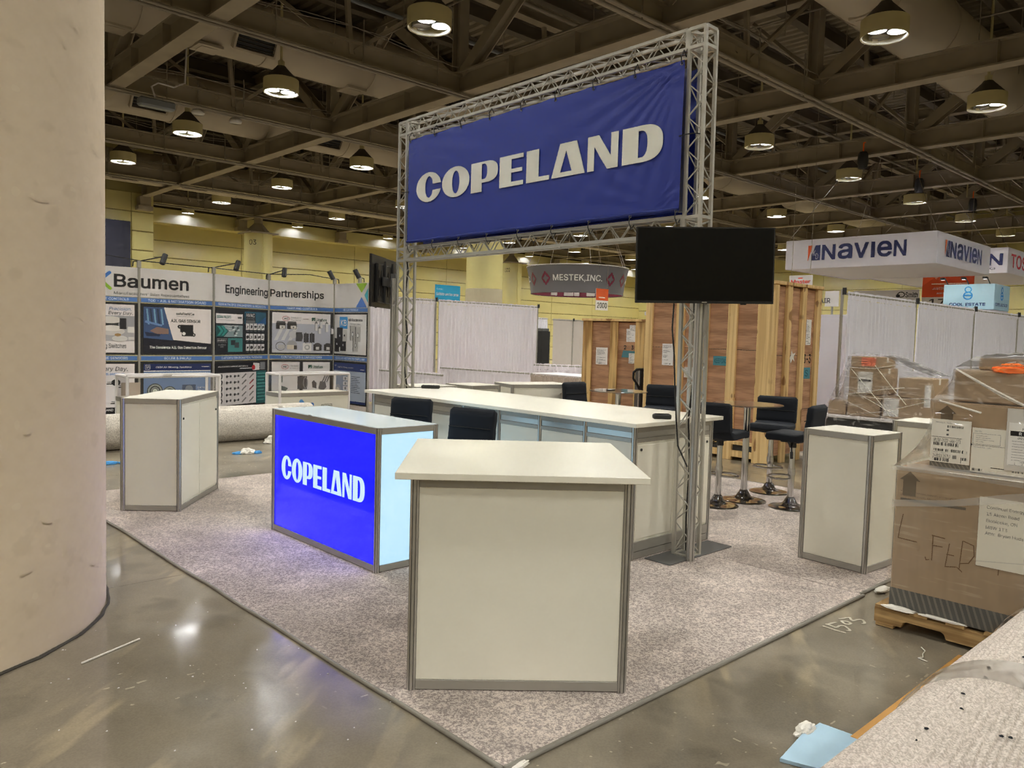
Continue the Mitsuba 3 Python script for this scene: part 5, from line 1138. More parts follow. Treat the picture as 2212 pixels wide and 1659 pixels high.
flat_sign('blue_poster', 'dark blue poster with a red stripe seen between the two crates', 'poster', q, (12.6, 8.60, 1.40), dR, w=.9, h=.75)
one('far_stand', cb(12.55, 13.5, 7.6, 8.55, 0, 1.36, .01), 'grey_cloth', 'beige low stand below the dark blue poster between the crates', 'stand')
one('far_ceiling_board', cb(12.4, 13.6, 7.3, 8.9, 2.18, 2.26, .01), 'white_plastic', 'white canopy edge above the dark blue poster between the crates', 'canopy')
k = thing('scissor_rail', 'pale yellow guard rail of a lift seen over the tall crate edge', 'guard rail')
for s in range(2):
    part(k, 'upright', bar(np.array([18.0, 11.25, 0]) + dR * .55 * s, np.array([18.0, 11.25, 2.95]) + dR * .55 * s, .02, 6), 'yellow_wall')
for z in (2.4, 2.68, 2.95): part(k, 'rail', bar(np.array([18.0, 11.25, z]), np.array([18.0, 11.25, z]) + dR * .55, .02, 6), 'yellow_wall')

q = Print().rect(0, 0, 1.34, .64, (34, 142, 182)).text('Freeman', .08, .43, .40, .50, (214, 236, 244), 1, False, .15).text('Exhibitor service center', .07, .20, 1.27, .33, WHT, 1, True)
k = flat_sign('blue_sign', 'turquoise sign board standing above the white drape right of the left tower', 'sign', q, (18.02, 24.0, 3.03), (1, 0, 0), w=1.34, h=.64); part(k, 'leg', bar((18.3, 24.05, 0), (18.3, 24.05, 3.1), .03, 8), 'alu_flat'); part(k, 'leg', bar((19.1, 24.05, 0), (19.1, 24.05, 3.1), .03, 8), 'alu_flat')
q = Print().rect(0, 0, .80, .42, (232, 228, 222)).rect(0, .42, .80, .92, (226, 92, 38)).rect(.18, .52, .58, .57, (246, 210, 190), 1).text('2000', .08, .09, .72, .33, (70, 66, 60), 1, True)
flat_sign('aisle_sign', 'hanging orange and white sign reading 2000 below the round grey sign', 'sign', q, (23.55, 20.0, 2.83), (1, 0, 0), w=.80, h=.92, hang=7.0)

# round hanging sign
k = thing('round_sign', 'round grey fabric ring sign hanging over the long counter in the distance', 'hanging sign'); MC = np.array([25.3, 22.7]); z0, z1 = 3.62, 4.83; r0, r1 = 2.13, 2.36
part(k, 'outer_skin', lathe([(r0, z0), ((r0 + r1) / 2 - .02, (z0 + z1) / 2), (r1, z1)], 96, (*MC, 0)), 'mestek_grey', smooth=True)
part(k, 'inner_skin', lathe([(r0 - .03, z0), ((r0 + r1) / 2 - .05, (z0 + z1) / 2), (r1 - .03, z1)], 96, (*MC, 0)), 'maroon', smooth=True)
part(k, 'upper_hoop', tube([(MC[0] + r1 * math.cos(t), MC[1] + r1 * math.sin(t), z1) for t in np.arange(72) * 2 * np.pi / 72], .028, 6, True), 'white_plastic', smooth=True)
part(k, 'lower_hoop', tube([(MC[0] + r0 * math.cos(t), MC[1] + r0 * math.sin(t), z0) for t in np.arange(72) * 2 * np.pi / 72], .022, 6, True), 'mestek_grey', smooth=True)
af = math.atan2(CAM[1] - MC[1], CAM[0] - MC[0])
q = Print()
def emblem(x, s=1):
    for t in range(3):
        for (px, py, rot) in ((-.10, .12, 55), (.10, -.10, 55), (.10, .12, -55), (-.10, -.10, -55)):
            g = affinity.translate(affinity.rotate(sbox(-.13, -.030, .13, .030), rot * s, origin=(0, 0)), 0, 0)
            g = affinity.translate(g, x + px * 1.0 + (t - 1) * .085 * (1 if rot > 0 else -1) * .75, .60 + py * 1.25 + (t - 1) * .045); q.poly(g, (98, 30, 52), 1)
for base in (0, 4.05, -4.05, 8.1):
    q.text('MESTEK,INC.', base - 1.12, .44, base + 1.16, .77, (232, 230, 228), 1, True); emblem(base - 1.52); emblem(base + 1.62)
def on_ring(P, s):
    a = af + P[:, 0] / 2.25; t = P[:, 1] / (z1 - z0); r = np.where(t < .5, r0 + (((r0 + r1) / 2 - .02) - r0) * t * 2, ((r0 + r1) / 2 - .02) + (r1 - ((r0 + r1) / 2 - .02)) * (t - .5) * 2) + .012 + P[:, 2] * .004
    return np.stack([MC[0] + r * np.cos(a), MC[1] + r * np.sin(a), z0 + P[:, 1]], 1)
printed(k, 'print', q, None, None, None, bend=on_ring)
q = Print()
for x, w in ((-1.3, .3), (-.6, .42), (-.1, .2), (.5, .38), (1.2, .3)): q.poly(sbox(x, .05, x + w, .22).buffer(.03), (214, 208, 208), 1)
def in_ring(P, s):
    a = af + math.pi - P[:, 0] / 2.05; r = r0 - .045; return np.stack([MC[0] + r * np.cos(a), MC[1] + r * np.sin(a), z0 + .02 + P[:, 1]], 1)
printed(k, 'inner_print', q, None, None, None, bend=in_ring)
for t in np.arange(8) * math.pi / 4 + .2: part(k, 'cable', bar((MC[0] + r1 * math.cos(t), MC[1] + r1 * math.sin(t), z1), (MC[0] + 1.5 * math.cos(t), MC[1] + 1.5 * math.sin(t), 7.0), .010, 4), 'white_plastic')

# square hanging signs on the right
def box_sign(x0, x1, y0, y1, z0, z1, label, prints, m='sign_white', key='box_sign', hang=9.43, floor_z=True):
    k = thing(key, label, 'hanging sign')
    part(k, 'front_face', cb(x0, x0 + .05, y0, y1, z0, z1, .01), m); part(k, 'side_face', cb(x0 + .05, x1, y0, y0 + .05, z0, z1, .01), m); part(k, 'back_face', cb(x1 - .05, x1, y0 + .05, y1, z0, z1, .01), m); part(k, 'far_face', cb(x0 + .05, x1 - .05, y1 - .05, y1, z0, z1, .01), m)
    part(k, 'underside', bx(x0 + .05, x1 - .05, y0 + .05, y1 - .05, z0 + .02, z0 + .04), m)
    for q, face in prints:
        if face == 'f': printed(k, 'print', q, (x0 - .006, y1, z0), (0, -1, 0), (0, 0, 1), .005)
        else: printed(k, 'print', q, (x0, y0 - .006, z0), (1, 0, 0), (0, 0, 1), .005)
    if hang:
        c = np.array([(x0 + x1) / 2, (y0 + y1) / 2, hang])
        for x in (x0 + .05, x1 - .05):
            for y in (y0 + .05, y1 - .05): part(k, 'cable', bar((x, y, z1), c, .010, 4), 'pipe_paint')
    return k
NAVY, ORA = (24, 30, 76), (214, 88, 46)
def navien(x, y, w, h):
    q = Print(); e = .26 * h * 1.05
    q.poly([(x, y), (x, y + h), (x + .9 * e * 1.0, y + h)] if False else [(x, y - .02), (x, y + h), (x + e * 1.15, y + h)], ORA, 1)
    q.poly([(x + .9 * e, y), (x + .9 * e, y + .30 * h), (x + 1.9 * e, y + h), (x + 3.1 * e, y + h), (x + 3.1 * e, y)], NAVY, 1)
    q.text('K', x + 1.35 * e, y + .30 * h, x + 1.95 * e, y + .68 * h, WHT, 2).text('D', x + 2.0 * e, y + .08 * h, x + 2.65 * e, y + .46 * h, WHT, 2)
    x2 = x + 3.55 * e; tot = x + w - x2; g = tot / 100
    for s, a, b, up in (('N', 0, 17, 1), ('a', 20, 38, 1), ('v', 40, 57, 1), ('I', 60, 64.5, 1), ('e', 67, 84, 1), ('N', 86, 100, 1)):
        if s == 'I': q.rect(x2 + a * g, y, x2 + b * g, y + h, NAVY, 1)
        else: q.text(s, x2 + a * g, y, x2 + b * g, y + h, NAVY, 1, True)
    return q
box_sign(22.6, 27.5, 6.28, 10.95, 4.08, 5.02, 'white square hanging sign with orange and navy lettering, nearest on the right', [(navien(.78, .26, 3.05, .48), 'f'), (navien(.65, .26, 3.35, .48), 's')])
k2 = box_sign(30.0, 36.0, 6.42, 11.6, 4.36, 5.27, 'white square hanging sign with red lettering, partly behind the first one at the right edge', [(Print().text('N', 4.55, .28, 5.02, .70, NAVY, 1, True).text('G', 4.62, .13, 4.80, .21, (60, 60, 80), 1), 'f'), (Print().text('TOSOT', .35, .22, 3.6, .72, (186, 36, 60), 1, True), 's')])
q = Print().rect(0, 0, 1.66, 1.06, (222, 88, 40)).poly([(.1, 1.06), (.45, .62), (.8, 1.06)], (244, 208, 196), 1).poly([(.3, .62), (.6, .86), (.9, .66), (1.3, .82), (1.66, .74), (1.66, 0), (0, 0), (0, .4)], (206, 74, 34), 1).rect(.3, .44, 1.5, .48, (250, 224, 210), 2).text('JUSTIN', .34, .26, .74, .34, WHT, 2, True).text('MANUFACTURER', .86, .27, 1.5, .33, (246, 200, 180), 2).text('NORTH AMERICA', .5, .10, 1.2, .16, WHT, 2, True).rect(0, -.34, 1.66, 0, (230, 226, 224), 0).text('1700', .25, -.30, 1.40, -.06, (60, 58, 60), 1, True)
flat_sign('aisle_sign', 'orange poster sign with number 1700 left of the light blue box sign', 'sign', q, (28.0, 8.52, 3.42), (0, -1, 0), w=1.66, h=1.06, hang=7.1)
q = Print().text('Master', .06, .06, .66, .17, (214, 78, 70), 1, True).rect(.28, .20, .42, .23, (214, 78, 70), 1)
flat_sign('small_sign', 'small white hanging sign with red lettering over the tall crate', 'sign', q, (20.0, 9.42, 3.34), (0, -1, 0), w=.72, h=.30, hang=7)
q = Print().text('AIR', -.16, .10, .16, .24, (60, 58, 64), 1, True)
flat_sign('small_sign', 'white sign edge with grey lettering between the tall crate and the white drape', 'sign', q, (20.0, 8.30, 2.72), (0, -1, 0), w=.40, h=.44); part('small_sign_001', 'leg', bar((20.05, 8.1, 0), (20.05, 8.1, 2.73), .03, 8), 'alu_flat')
q = Print().rect(0, 0, 2.2, .36, (226, 222, 224)).hoop(1.62, .20, .13, .10, .03, INK, 1).disc(1.52, .16, .07, .06, INK, 1).text('Smith', 1.76, .10, 2.16, .28, INK, 1, True)
flat_sign('small_sign', 'white sign with a black round emblem just over the right drape', 'sign', q, (26.0, 10.1, 3.20), (0, -1, 0), w=2.2, h=.36); part('small_sign_002', 'leg', bar((26.05, 9, 0), (26.05, 9, 3.21), .05, 8), 'alu_flat')
def ce(x, y, s): return lambda q: q.hoop(x, y + .12 * s, .10 * s, .09 * s, .03 * s, (60, 150, 214), 1).hoop(x, y - .06 * s, .13 * s, .12 * s, .035 * s, (50, 140, 210), 1).rect(x - .10 * s, y - .07 * s, x + .12 * s, y - .03 * s, (50, 140, 210), 1)
q1 = Print().text('COOL ESTATE', .16, .10, 1.02, .18, (40, 60, 110), 1, True); ce(.60, .42, .9)(q1); q2 = Print().text('COOL ESTATE', .10, .10, 1.1, .18, (40, 60, 110), 1, True); ce(.6, .42, .9)(q2)
mat('pale_blue_sign', (176, 214, 236), .5)
ks = box_sign(21.0, 22.3, 4.28, 5.50, 2.66, 3.33, 'light blue box sign with a round blue emblem above the right drape', [(q1, 'f'), (q2, 's')], m='pale_blue_sign', key='shop_sign', hang=None)
for y in (4.4, 5.36): part(ks, 'leg', bar((21.2, y, 0), (21.2, y, 2.7), .05, 8), 'alu_flat')
for y in (4.4, 4.9, 5.4):
    k = thing('sign_spotlight', f'small spotlight on the light blue box sign, {NTH[[5.4, 4.9, 4.4].index(y)]} from the left', 'spot lamp', 'spotlights on the light blue sign'); part(k, 'arm', tube([(21.0, y, 3.33), (20.8, y, 3.44), (20.6, y, 3.44)], .012, 5), 'black_panel'); h_ = part(k, 'head', cb(20.52, 20.66, y - .05, y + .05, 3.42, 3.48, .01), 'black_panel')
    g_ = part(h_, 'glow', (np.array([(20.55, y - .03, 3.419), (20.55, y + .03, 3.419), (20.63, y + .03, 3.419), (20.63, y - .03, 3.419)]), np.array([[0, 1, 2], [0, 2, 3]])), 'lamp_inside'); scene[g_]['emitter'] = {'type': 'area', 'radiance': rgb((90, 110, 120))}
part(ks, 'stand_wall', cb(21.05, 22.3, 4.3, 5.48, 0, 2.66, .01), 'white_cloth_cool')

# right drape along the aisle
drape('tall_drape', 'long white drape at the right, first section beside the tall crate', (9.75, 3.12), (12.5, 3.12), .02, 2.43, 'white_cloth_cool', 21, poles=(-.06, .99))
drape('tall_drape', 'long white drape at the right, second section behind the stacked boxes', (12.56, 3.12), (15.6, 3.12), .02, 2.43, 'white_cloth_cool', 22, poles=(.99,))
drape('tall_drape', 'long white drape at the right, section running out of the photo', (15.66, 3.12), (21.5, 3.12), .02, 2.43, 'white_cloth_cool', 23, poles=(.5,))
one('white_board', cb(11.5, 11.55, 3.45, 4.6, 0.0, 2.16, .004), 'white_cloth_cool', 'narrow white board in the gap between the tall crate and the right drape', 'board')
# ================================================================ WRAPPED PALLETS AND THE ROLL IN FRONT
def pallet(x0, x1, y0, y1, label):
    k = thing('pallet', label, 'pallet')
    def notch(xx):           # stringer along y with two fork notches
        L = y1 - y0; pts = [(0, .022), (.27 * L - .13, .022)]
        out = [(0, .022), (.15, .022)] + [(.15 + a, .022 + h) for a, h in ((.012, .028), (.03, .038), (.21, .038), (.23, .03), (.24, .0))] + [(L - .39, .022)] + [(L - .39 + a, .022 + h) for a, h in ((.012, .028), (.03, .038), (.21, .038), (.23, .03), (.24, .0))] + [(L, .022), (L, .108), (0, .108)]
        V, f = prism(np.array(out), 0, .038); return np.c_[xx + V[:, 2], y0 + V[:, 0], V[:, 1]], f
    for xx in (x0, (x0 + x1) / 2 - .02, x1 - .038): part(k, 'stringer', notch(xx), 'pallet_wood')
    for y in np.linspace(y0, y1 - .10, 7): part(k, 'deck_board', cb(x0 - .01, x1 + .01, y, y + .095, .108, .126, .002), 'pallet_wood')
    for y in (y0 + .0, (y0 + y1) / 2 - .05, y1 - .11): part(k, 'bottom_board', cb(x0 - .005, x1 + .005, y, y + .10, .002, .022, .002), 'pallet_wood')
    return k
pallet(2.715, 3.75, -1.50, -.262, 'wooden pallet under the big cardboard boxes at the right edge')
def carton(x0, x1, y0, y1, z0, z1, label, m='wrapped_cardboard', group=None):
    k = thing('carton', label, 'box', group); part(k, 'body', cb(x0, x1, y0, y1, z0, z1, .008), m)
    part(k, 'tape', cb((x0 + x1) / 2 - .03, (x0 + x1) / 2 + .03, y0 - .001, y1 + .001, z1 - .07, z1 + .001, .0005), 'film_cord')
    return k
def arrow(q, x, y, s, c=(104, 92, 78)): return q.poly([(x - .055 * s, y), (x, y + .05 * s), (x + .055 * s, y), (x + .035 * s, y), (x + .035 * s, y - .09 * s), (x - .035 * s, y - .09 * s), (x - .035 * s, y)], c, 1)
b1 = carton(2.73, 3.70, -1.46, -.335, .126, .945, 'largest wrapped cardboard box, standing on the pallet at the right edge')
FX, FY = 2.73 - .0012, -.335             # printed on the front of the large box: x runs to the right (towards -y)
q = arrow(Print(), .075, .75, 1.0).rect(.03, .63, .37, .645, (98, 90, 82), 1)
for t in range(2): q.line('Protect box contents, keep dry and upright at all times', .03, .655 + .022 * t, .010, (118, 102, 84), 1)
q.text('Copeland', .705, .725, 1.04, .785, (92, 80, 68), 1, True)
q.rect(.0, .0, 1.12, .115, (84, 84, 82), 1)
for t in range(34): q.poly([(.0 + t * .033, .115), (.012 + t * .033, .115), (.052 + t * .033, .0), (.04 + t * .033, .0)], (112, 108, 102), 2)
q.rect(.70, .20, .98, .235, (90, 84, 76), 1).poly([(.78, .155), (.85, .195), (.92, .155)], (90, 84, 76), 1)
mk = (108, 84, 62)
for s in ([(.05, .55), (.035, .46), (.03, .41), (.13, .405)], [(.215, .46), (.215, .32)], [(.21, .46), (.275, .455)], [(.215, .405), (.265, .405)], [(.30, .43), (.285, .30), (.34, .31)], [(.29, .37), (.325, .37)], [(.365, .46), (.355, .30)], [(.37, .46), (.42, .445), (.425, .39), (.40, .345), (.36, .335)], [(.345, .31), (.37, .29)], [(.44, .475), (.435, .345), (.48, .345)], [(.545, .36), (.543, .315)], [(.18, .33), (.185, .315), (.20, .32)]): stroke(q, s, .0024, mk)
printed(b1, 'box_print', q, (FX, FY, .126), (0, -1, 0), (0, 0, 1), .0004, m='matte_print')
q = Print().rect(0, 0, .285, .375, (214, 208, 194))
for t, s in enumerate(('Continual Energy Inc.', '15 Akron Road', 'Etobicoke, ON', 'M8W 1T3')): q.line(s, .035, .315 - .036 * t, .016, (86, 82, 78), 1)
q.line('Attn:  Bryan Hudson', .035, .175, .016, (86, 82, 78), 1); q.poly([(.0, .02), (.285, .06), (.285, .066), (0, .026)], (196, 190, 178), 1)
printed(b1, 'address_sheet', q, (FX - .0035, FY - .435, .126 + .345), (0, -1, 0), (0, 0, 1), .0004)
b2 = carton(2.86, 3.62, -1.40, -.465, .955, 1.325, 'middle wrapped cardboard box with white shipping labels on the right pallet')
F2 = 2.86 - .0012
q = arrow(Print(), .075, .31, .9); q.rect(0, 0, .935, .03, (100, 96, 90), 1)
for t in range(40): q.poly([(t * .023, .03), (.008 + t * .023, .03), (.03 + t * .023, .0), (.022 + t * .023, .0)], (130, 124, 114), 2)
printed(b2, 'box_print', q, (F2, -.465, .955), (0, -1, 0), (0, 0, 1), .0004, m='matte_print')
q = Print().rect(0, 0, .205, .245, (228, 224, 214)).line('ITEM S/N', .02, .222, .008, GRY, 1).line('SPECTRUM', .08, .222, .008, GRY, 1).bars(.08, .200, .165, .212, 30, INK, 1, 3).rect(.08, .18, .092, .19, (70, 70, 70), 1).rect(.08, .155, .092, .165, (70, 70, 70), 1).rect(0, .142, .16, .1445, INK, 1)
q.text('MUIM-0022-4AA-173', .015, .115, .155, .137, (50, 50, 50), 1).bars(.015, .095, .145, .113, 40, INK, 1, 4).bars(.015, .062, .095, .076, 26, INK, 1, 5).bars(.108, .062, .19, .078, 26, INK, 1, 6).line('SERIAL NUMBER', .015, .051, .006, GRY, 1).text('24BG1357U', .015, .026, .105, .046, (50, 50, 50), 1).bars(.015, .006, .10, .024, 24, INK, 1, 7).rect(.118, .026, .138, .046, (120, 118, 114), 1).bars(.16, .022, .192, .038, 10, INK, 1, 8).rect(.16, .004, .163, .02, INK, 1)
printed(b2, 'white_label', q, (F2 - .003, -.465, .985), (0, -1, 0), (0, 0, 1), .0004)
q = Print().rect(0, 0, .36, .245, (226, 222, 210)).line('ORIGIN', .01, .222, .007, GRY, 1).frame(.005, .155, .14, .215, .0015, (110, 110, 112), 1)
for t in range(4): q.rect(.02, .168 + .011 * t, .06 + .017 * ((t * 7) % 4), .1695 + .011 * t, (120, 120, 120), 2)
q.rect(.0, .148, .36, .150, (90, 90, 90), 1).poly([(-.004, .142), (.008, .149), (-.004, .156)], INK, 1).line('DESTINATION   1 of 2', .01, .135, .006, GRY, 1).bars(.01, .005, .06, .02, 14, INK, 1, 11).rect(.10, .030, .175, .034, INK, 1).bars(.20, .02, .255, .032, 14, (90, 90, 90), 1, 12).bars(.30, .01, .35, .03, 12, INK, 1, 13)
printed(b2, 'white_label', q, (F2 - .0025, -.465 - .21, .955), (0, -1, 0), (0, 0, 1), .0004)
q = Print().rect(0, 0, .215, .335, (200, 196, 190)).rect(.012, .03, .205, .26, (232, 230, 226), 1).text('Freeman', .075, .222, .14, .234, (60, 58, 60), 2, True).rect(.02, .190, .20, .216, INK, 2).text('R  U  S  H', .06, .1945, .16, .2115, (240, 240, 240), 3, True).text('DO NOT DELAY', .055, .174, .165, .184, (60, 58, 60), 2, True, .2)
for t, (x, w) in enumerate(((.03, .10), (.03, .07), (.03, .06), (.03, .05), (.03, .06), (.03, .10), (.06, .10), (.03, .04))): q.rect(.03, .160 - .0145 * t, .03 + w, .162 - .0145 * t, (130, 130, 132), 2)
q.line('1/19', .07, .05, .010, (60, 60, 64), 2).line('1        2', .045, .037, .009, (60, 60, 64), 2).rect(.02, .032, .2, .0335, (120, 120, 120), 2)
printed(b2, 'rush_pouch', q, (F2 - .006, -.465 - .375, .985), (0, -1, 0), (0, 0, 1), .0006)
b3 = carton(2.98, 3.60, -1.30, -.53, 1.330, 1.510, 'upper wrapped cardboard box under the orange plastic on the right pallet')
b4 = carton(3.15, 3.62, -1.28, -.60, 1.512, 1.58, 'flat topmost wrapped cardboard box at the right edge')
k = thing('orange_plastic', 'bright orange plastic lump on top of the wrapped boxes at the right edge', 'plastic'); part(k, 'lump', crumple((3.02, -.80, 1.505), .05, .09, .045, 21), 'orange_plastic', smooth=True)
# stretch film drawn over the load
fk = thing('stretch_wrap', 'shiny clear stretch film drawn around the boxes on the right pallet', 'film')
def film(rowA, rowB, n=24, m=30, sag=.0, wr=.006, seed=3, toward=(-1, 0, 0)):
    A, B = np.asarray(rowA, float), np.asarray(rowB, float)
    tA = np.linspace(0, 1, len(A)); s = np.linspace(0, 1, m); a = np.stack([np.interp(s, tA, A[:, i]) for i in range(3)], 1); b = np.stack([np.interp(s, np.linspace(0, 1, len(B)), B[:, i]) for i in range(3)], 1)
    t = np.linspace(0, 1, n)[:, None, None]; P = a * (1 - t) + b * t
    P = P - np.asarray(toward) * (sag * np.sin(np.pi * t)); P = P + np.asarray(toward) * (wr * (meshkit.fbm(P * 14 + seed, 3, seed)[..., None] - .2)); return P
part(fk, 'lower_sheet', grid(film([(2.72, -.325, .93), (2.715, -1.47, .93)], [(2.712, -.325, .135), (2.712, -1.47, .135)], seed=5, wr=.005)), 'clear_film', smooth=True)
part(fk, 'lower_sheet', grid(film([(3.7, -.325, .93), (2.72, -.325, .93)], [(3.7, -.325, .135), (2.712, -.325, .135)], seed=6, wr=.004, toward=(0, 1, 0))), 'clear_film', smooth=True)
part(fk, 'shoulder_sheet', grid(film([(2.85, -.455, 1.325), (2.845, -1.40, 1.325)], [(2.715, -.322, .945), (2.715, -1.47, .945)], sag=.02, seed=7, wr=.008)), 'clear_film', smooth=True)
part(fk, 'shoulder_sheet', grid(film([(3.6, -.455, 1.33), (2.85, -.455, 1.33)], [(3.7, -.32, .95), (2.715, -.322, .945)], sag=.07, seed=8, wr=.010, toward=(0, 1, 0))), 'stretch_film', smooth=True)
part(fk, 'upper_sheet', grid(film([(2.97, -.53, 1.515), (2.97, -1.3, 1.56)], [(2.85, -.455, 1.33), (2.845, -1.40, 1.33)], sag=.05, seed=9, wr=.014)), 'stretch_film', smooth=True)
part(fk, 'upper_sheet', grid(film([(3.6, -.52, 1.52), (2.97, -.53, 1.515)], [(3.6, -.455, 1.335), (2.85, -.455, 1.33)], sag=.03, seed=10, wr=.010, toward=(0, 1, 0))), 'stretch_film', smooth=True)
part(fk, 'crown_sheet', grid(film([(3.5, -.60, 1.60), (3.3, -1.3, 1.66)], [(2.97, -.53, 1.52), (2.96, -1.3, 1.56)], sag=-.02, seed=11, wr=.02, toward=(0, 0, 1))), 'stretch_film', smooth=True)
def cord(pts, r=.004, key=None): part(key or fk, 'film_wrinkle_cord', tube(pts, r, 5), 'film_cord', smooth=True)  # pale cords draw the film wrinkles and their highlights
cord([(2.965, -.54, 1.515), (2.90, -.72, 1.43), (2.845, -.93, 1.335), (2.84, -1.1, 1.30)], .007); cord([(2.955, -.545, 1.512), (2.88, -.80, 1.38), (2.84, -1.0, 1.30)], .004); cord([(2.84, -.50, 1.335), (2.83, -.72, 1.285)], .006)
part(fk, 'film_band', grid(film([(2.704, -.33, .755), (2.702, -.62, .80), (2.70, -.9, .88), (2.70, -1.25, .96)], [(2.704, -.33, .715), (2.702, -.62, .765), (2.70, -.9, .83), (2.70, -1.25, .89)], n=6, wr=.004, seed=17)), 'film_band', smooth=True)
for z0_, z1_, y0_ in ((.94, .955, -.32), (.97, .945, -.40)): part(fk, 'film_band', grid(film([(2.70, y0_, z0_ + .012), (2.72, -.8, z1_ + .03), (2.72, -1.45, z1_ + .02)], [(2.70, y0_, z0_ - .01), (2.715, -.8, z1_ - .02), (2.715, -1.45, z1_ - .03)], n=6, wr=.008, seed=18)), 'film_band', smooth=True)
cord([(2.71, -.34, .95), (2.705, -1.45, .955)], .004)
part(fk, 'foot_bunch', crumple((2.70, -.40, .128), .03, .09, .016, 31), 'film_cord', smooth=True); part(fk, 'foot_bunch', crumple((2.71, -.62, .128), .02, .12, .010, 32), 'film_cord', smooth=True); part(fk, 'foot_bunch', crumple((3.38, -.045, .010), .09, .035, .018, 33), 'film_cord', smooth=True)

# second pallet, behind the right pedestal
pallet(7.75, 8.85, 1.10, 2.35, 'wooden pallet of the wrapped stack in front of the right drape')
one('wrapped_bundle', cb(7.72, 8.8, 1.12, 2.42, .126, .72, .03), 'black_panel', 'black wrapped bundle at the bottom of the stack in front of the right drape', 'bundle')
one('bundle_top', cb(7.70, 8.82, 1.10, 2.45, .72, .76, .015), 'white_plastic', 'white sheet on the black bundle under the stack in front of the right drape', 'sheet')
G = 'cartons stacked in front of the right drape'
s1 = carton(7.80, 8.35, 1.80, 2.18, .762, 1.03, 'lower left cardboard box of the wrapped stack in front of the right drape', 'cardboard', G)
s2_ = carton(7.80, 8.35, 1.80, 2.175, 1.035, 1.36, 'middle left cardboard box with a white document pouch in the stack before the drape', 'cardboard', G)
s3 = carton(7.82, 8.30, 1.82, 2.17, 1.365, 1.50, 'topmost cardboard box with an orange label in the stack before the drape', 'cardboard', G)
s4 = carton(7.85, 8.45, 1.22, 1.78, .762, 1.02, 'lower right cardboard box of the wrapped stack before the drape', 'cardboard', G)
s5 = carton(7.85, 8.45, 1.24, 1.60, 1.025, 1.26, 'upper right brown cardboard box of the wrapped stack before the drape', 'cardboard', G)
s6 = carton(7.80, 8.2, 2.20, 2.42, .762, .93, 'small wrapped cardboard box at the left end of the stack before the drape', 'cardboard', G)
q = Print().rect(0, 0, .175, .105, (232, 122, 92)).text('Booth 1503', .095, .065, .165, .085, INK, 1).text('Copeland', .10, .04, .17, .058, INK, 1)
for t in range(3): q.rect(.012, .02 + .03 * t, .075, .030 + .03 * t, (120, 60, 52), 1)
printed(s3, 'orange_label', q, (7.8185, 2.17 - .13, 1.385), (0, -1, 0), (0, 0, 1), .001)
q = Print().rect(0, 0, .18, .26, (206, 202, 196)).rect(.01, .02, .17, .19, (228, 226, 222), 1).rect(.015, .14, .16, .165, INK, 2).text('R U S H', .045, .1455, .13, .160, WHT, 3, True)
for t in range(6): q.rect(.02, .12 - .014 * t, .06 + .02 * (t % 3), .123 - .014 * t, (140, 140, 142), 2)
printed(s2_, 'rush_pouch', q, (7.7975, 2.175 - .11, 1.055), (0, -1, 0), (0, 0, 1), .001)
printed(s4, 'paper_sheet', sheet_print(.18, .22, 17), (7.848, 1.76, .79), (0, -1, 0), (0, 0, 1), .001); printed(s5, 'paper_sheet', sheet_print(.07, .26, 18), (7.848, 1.30, .93), (0, -1, 0), (0, 0, 1), .001)
f2 = thing('stretch_wrap', 'clear stretch film around the stack of boxes in front of the right drape', 'film')
part(f2, 'front_sheet', grid(film([(7.80, 2.18, 1.50), (7.80, 1.80, 1.50), (7.83, 1.22, 1.27)], [(7.69, 2.46, .74), (7.69, 1.8, .74), (7.69, 1.08, .74)], sag=.03, seed=13, wr=.02)), 'stretch_film', smooth=True)
part(f2, 'side_sheet', grid(film([(8.3, 2.2, 1.50), (7.80, 2.2, 1.50)], [(8.3, 2.46, .74), (7.69, 2.46, .74)], sag=.10, seed=14, wr=.02, toward=(0, 1, 0))), 'stretch_film', smooth=True)
part(f2, 'top_sheet', grid(film([(7.80, 2.18, 1.51), (7.80, 1.78, 1.51), (7.83, 1.20, 1.28)], [(8.4, 2.18, 1.52), (8.4, 1.78, 1.50), (8.4, 1.2, 1.28)], sag=-.01, seed=15, wr=.02, toward=(0, 0, 1))), 'stretch_film', smooth=True)
part(f2, 'skirt', grid(film([(7.69, 2.46, .75), (7.69, 1.08, .75)], [(7.71, 2.44, .2), (7.71, 1.1, .2)], seed=16, wr=.015)), 'stretch_film', smooth=True)
for pts in ([(7.78, 2.16, 1.36), (7.74, 1.95, 1.15), (7.72, 1.75, .95), (7.70, 1.62, .80)], [(7.78, 1.86, 1.40), (7.74, 1.66, 1.18), (7.72, 1.45, .95)], [(7.78, 2.18, 1.10), (7.74, 1.9, .98), (7.7, 1.55, .82)], [(7.77, 2.18, 1.02), (7.73, 1.7, 1.0), (7.77, 1.24, 1.04)], [(7.75, 2.2, .95), (7.72, 1.8, .80), (7.70, 1.5, .76)], [(7.75, 1.25, 1.0), (7.72, 1.7, .85), (7.70, 2.1, .78)], [(7.77, 2.17, 1.36), (7.77, 1.85, 1.36), (7.80, 1.6, 1.42)], [(7.76, 2.18, 1.03), (7.74, 1.95, 1.06), (7.76, 1.82, 1.10), (7.77, 1.5, 1.15)]): cord(pts, .0045, f2)

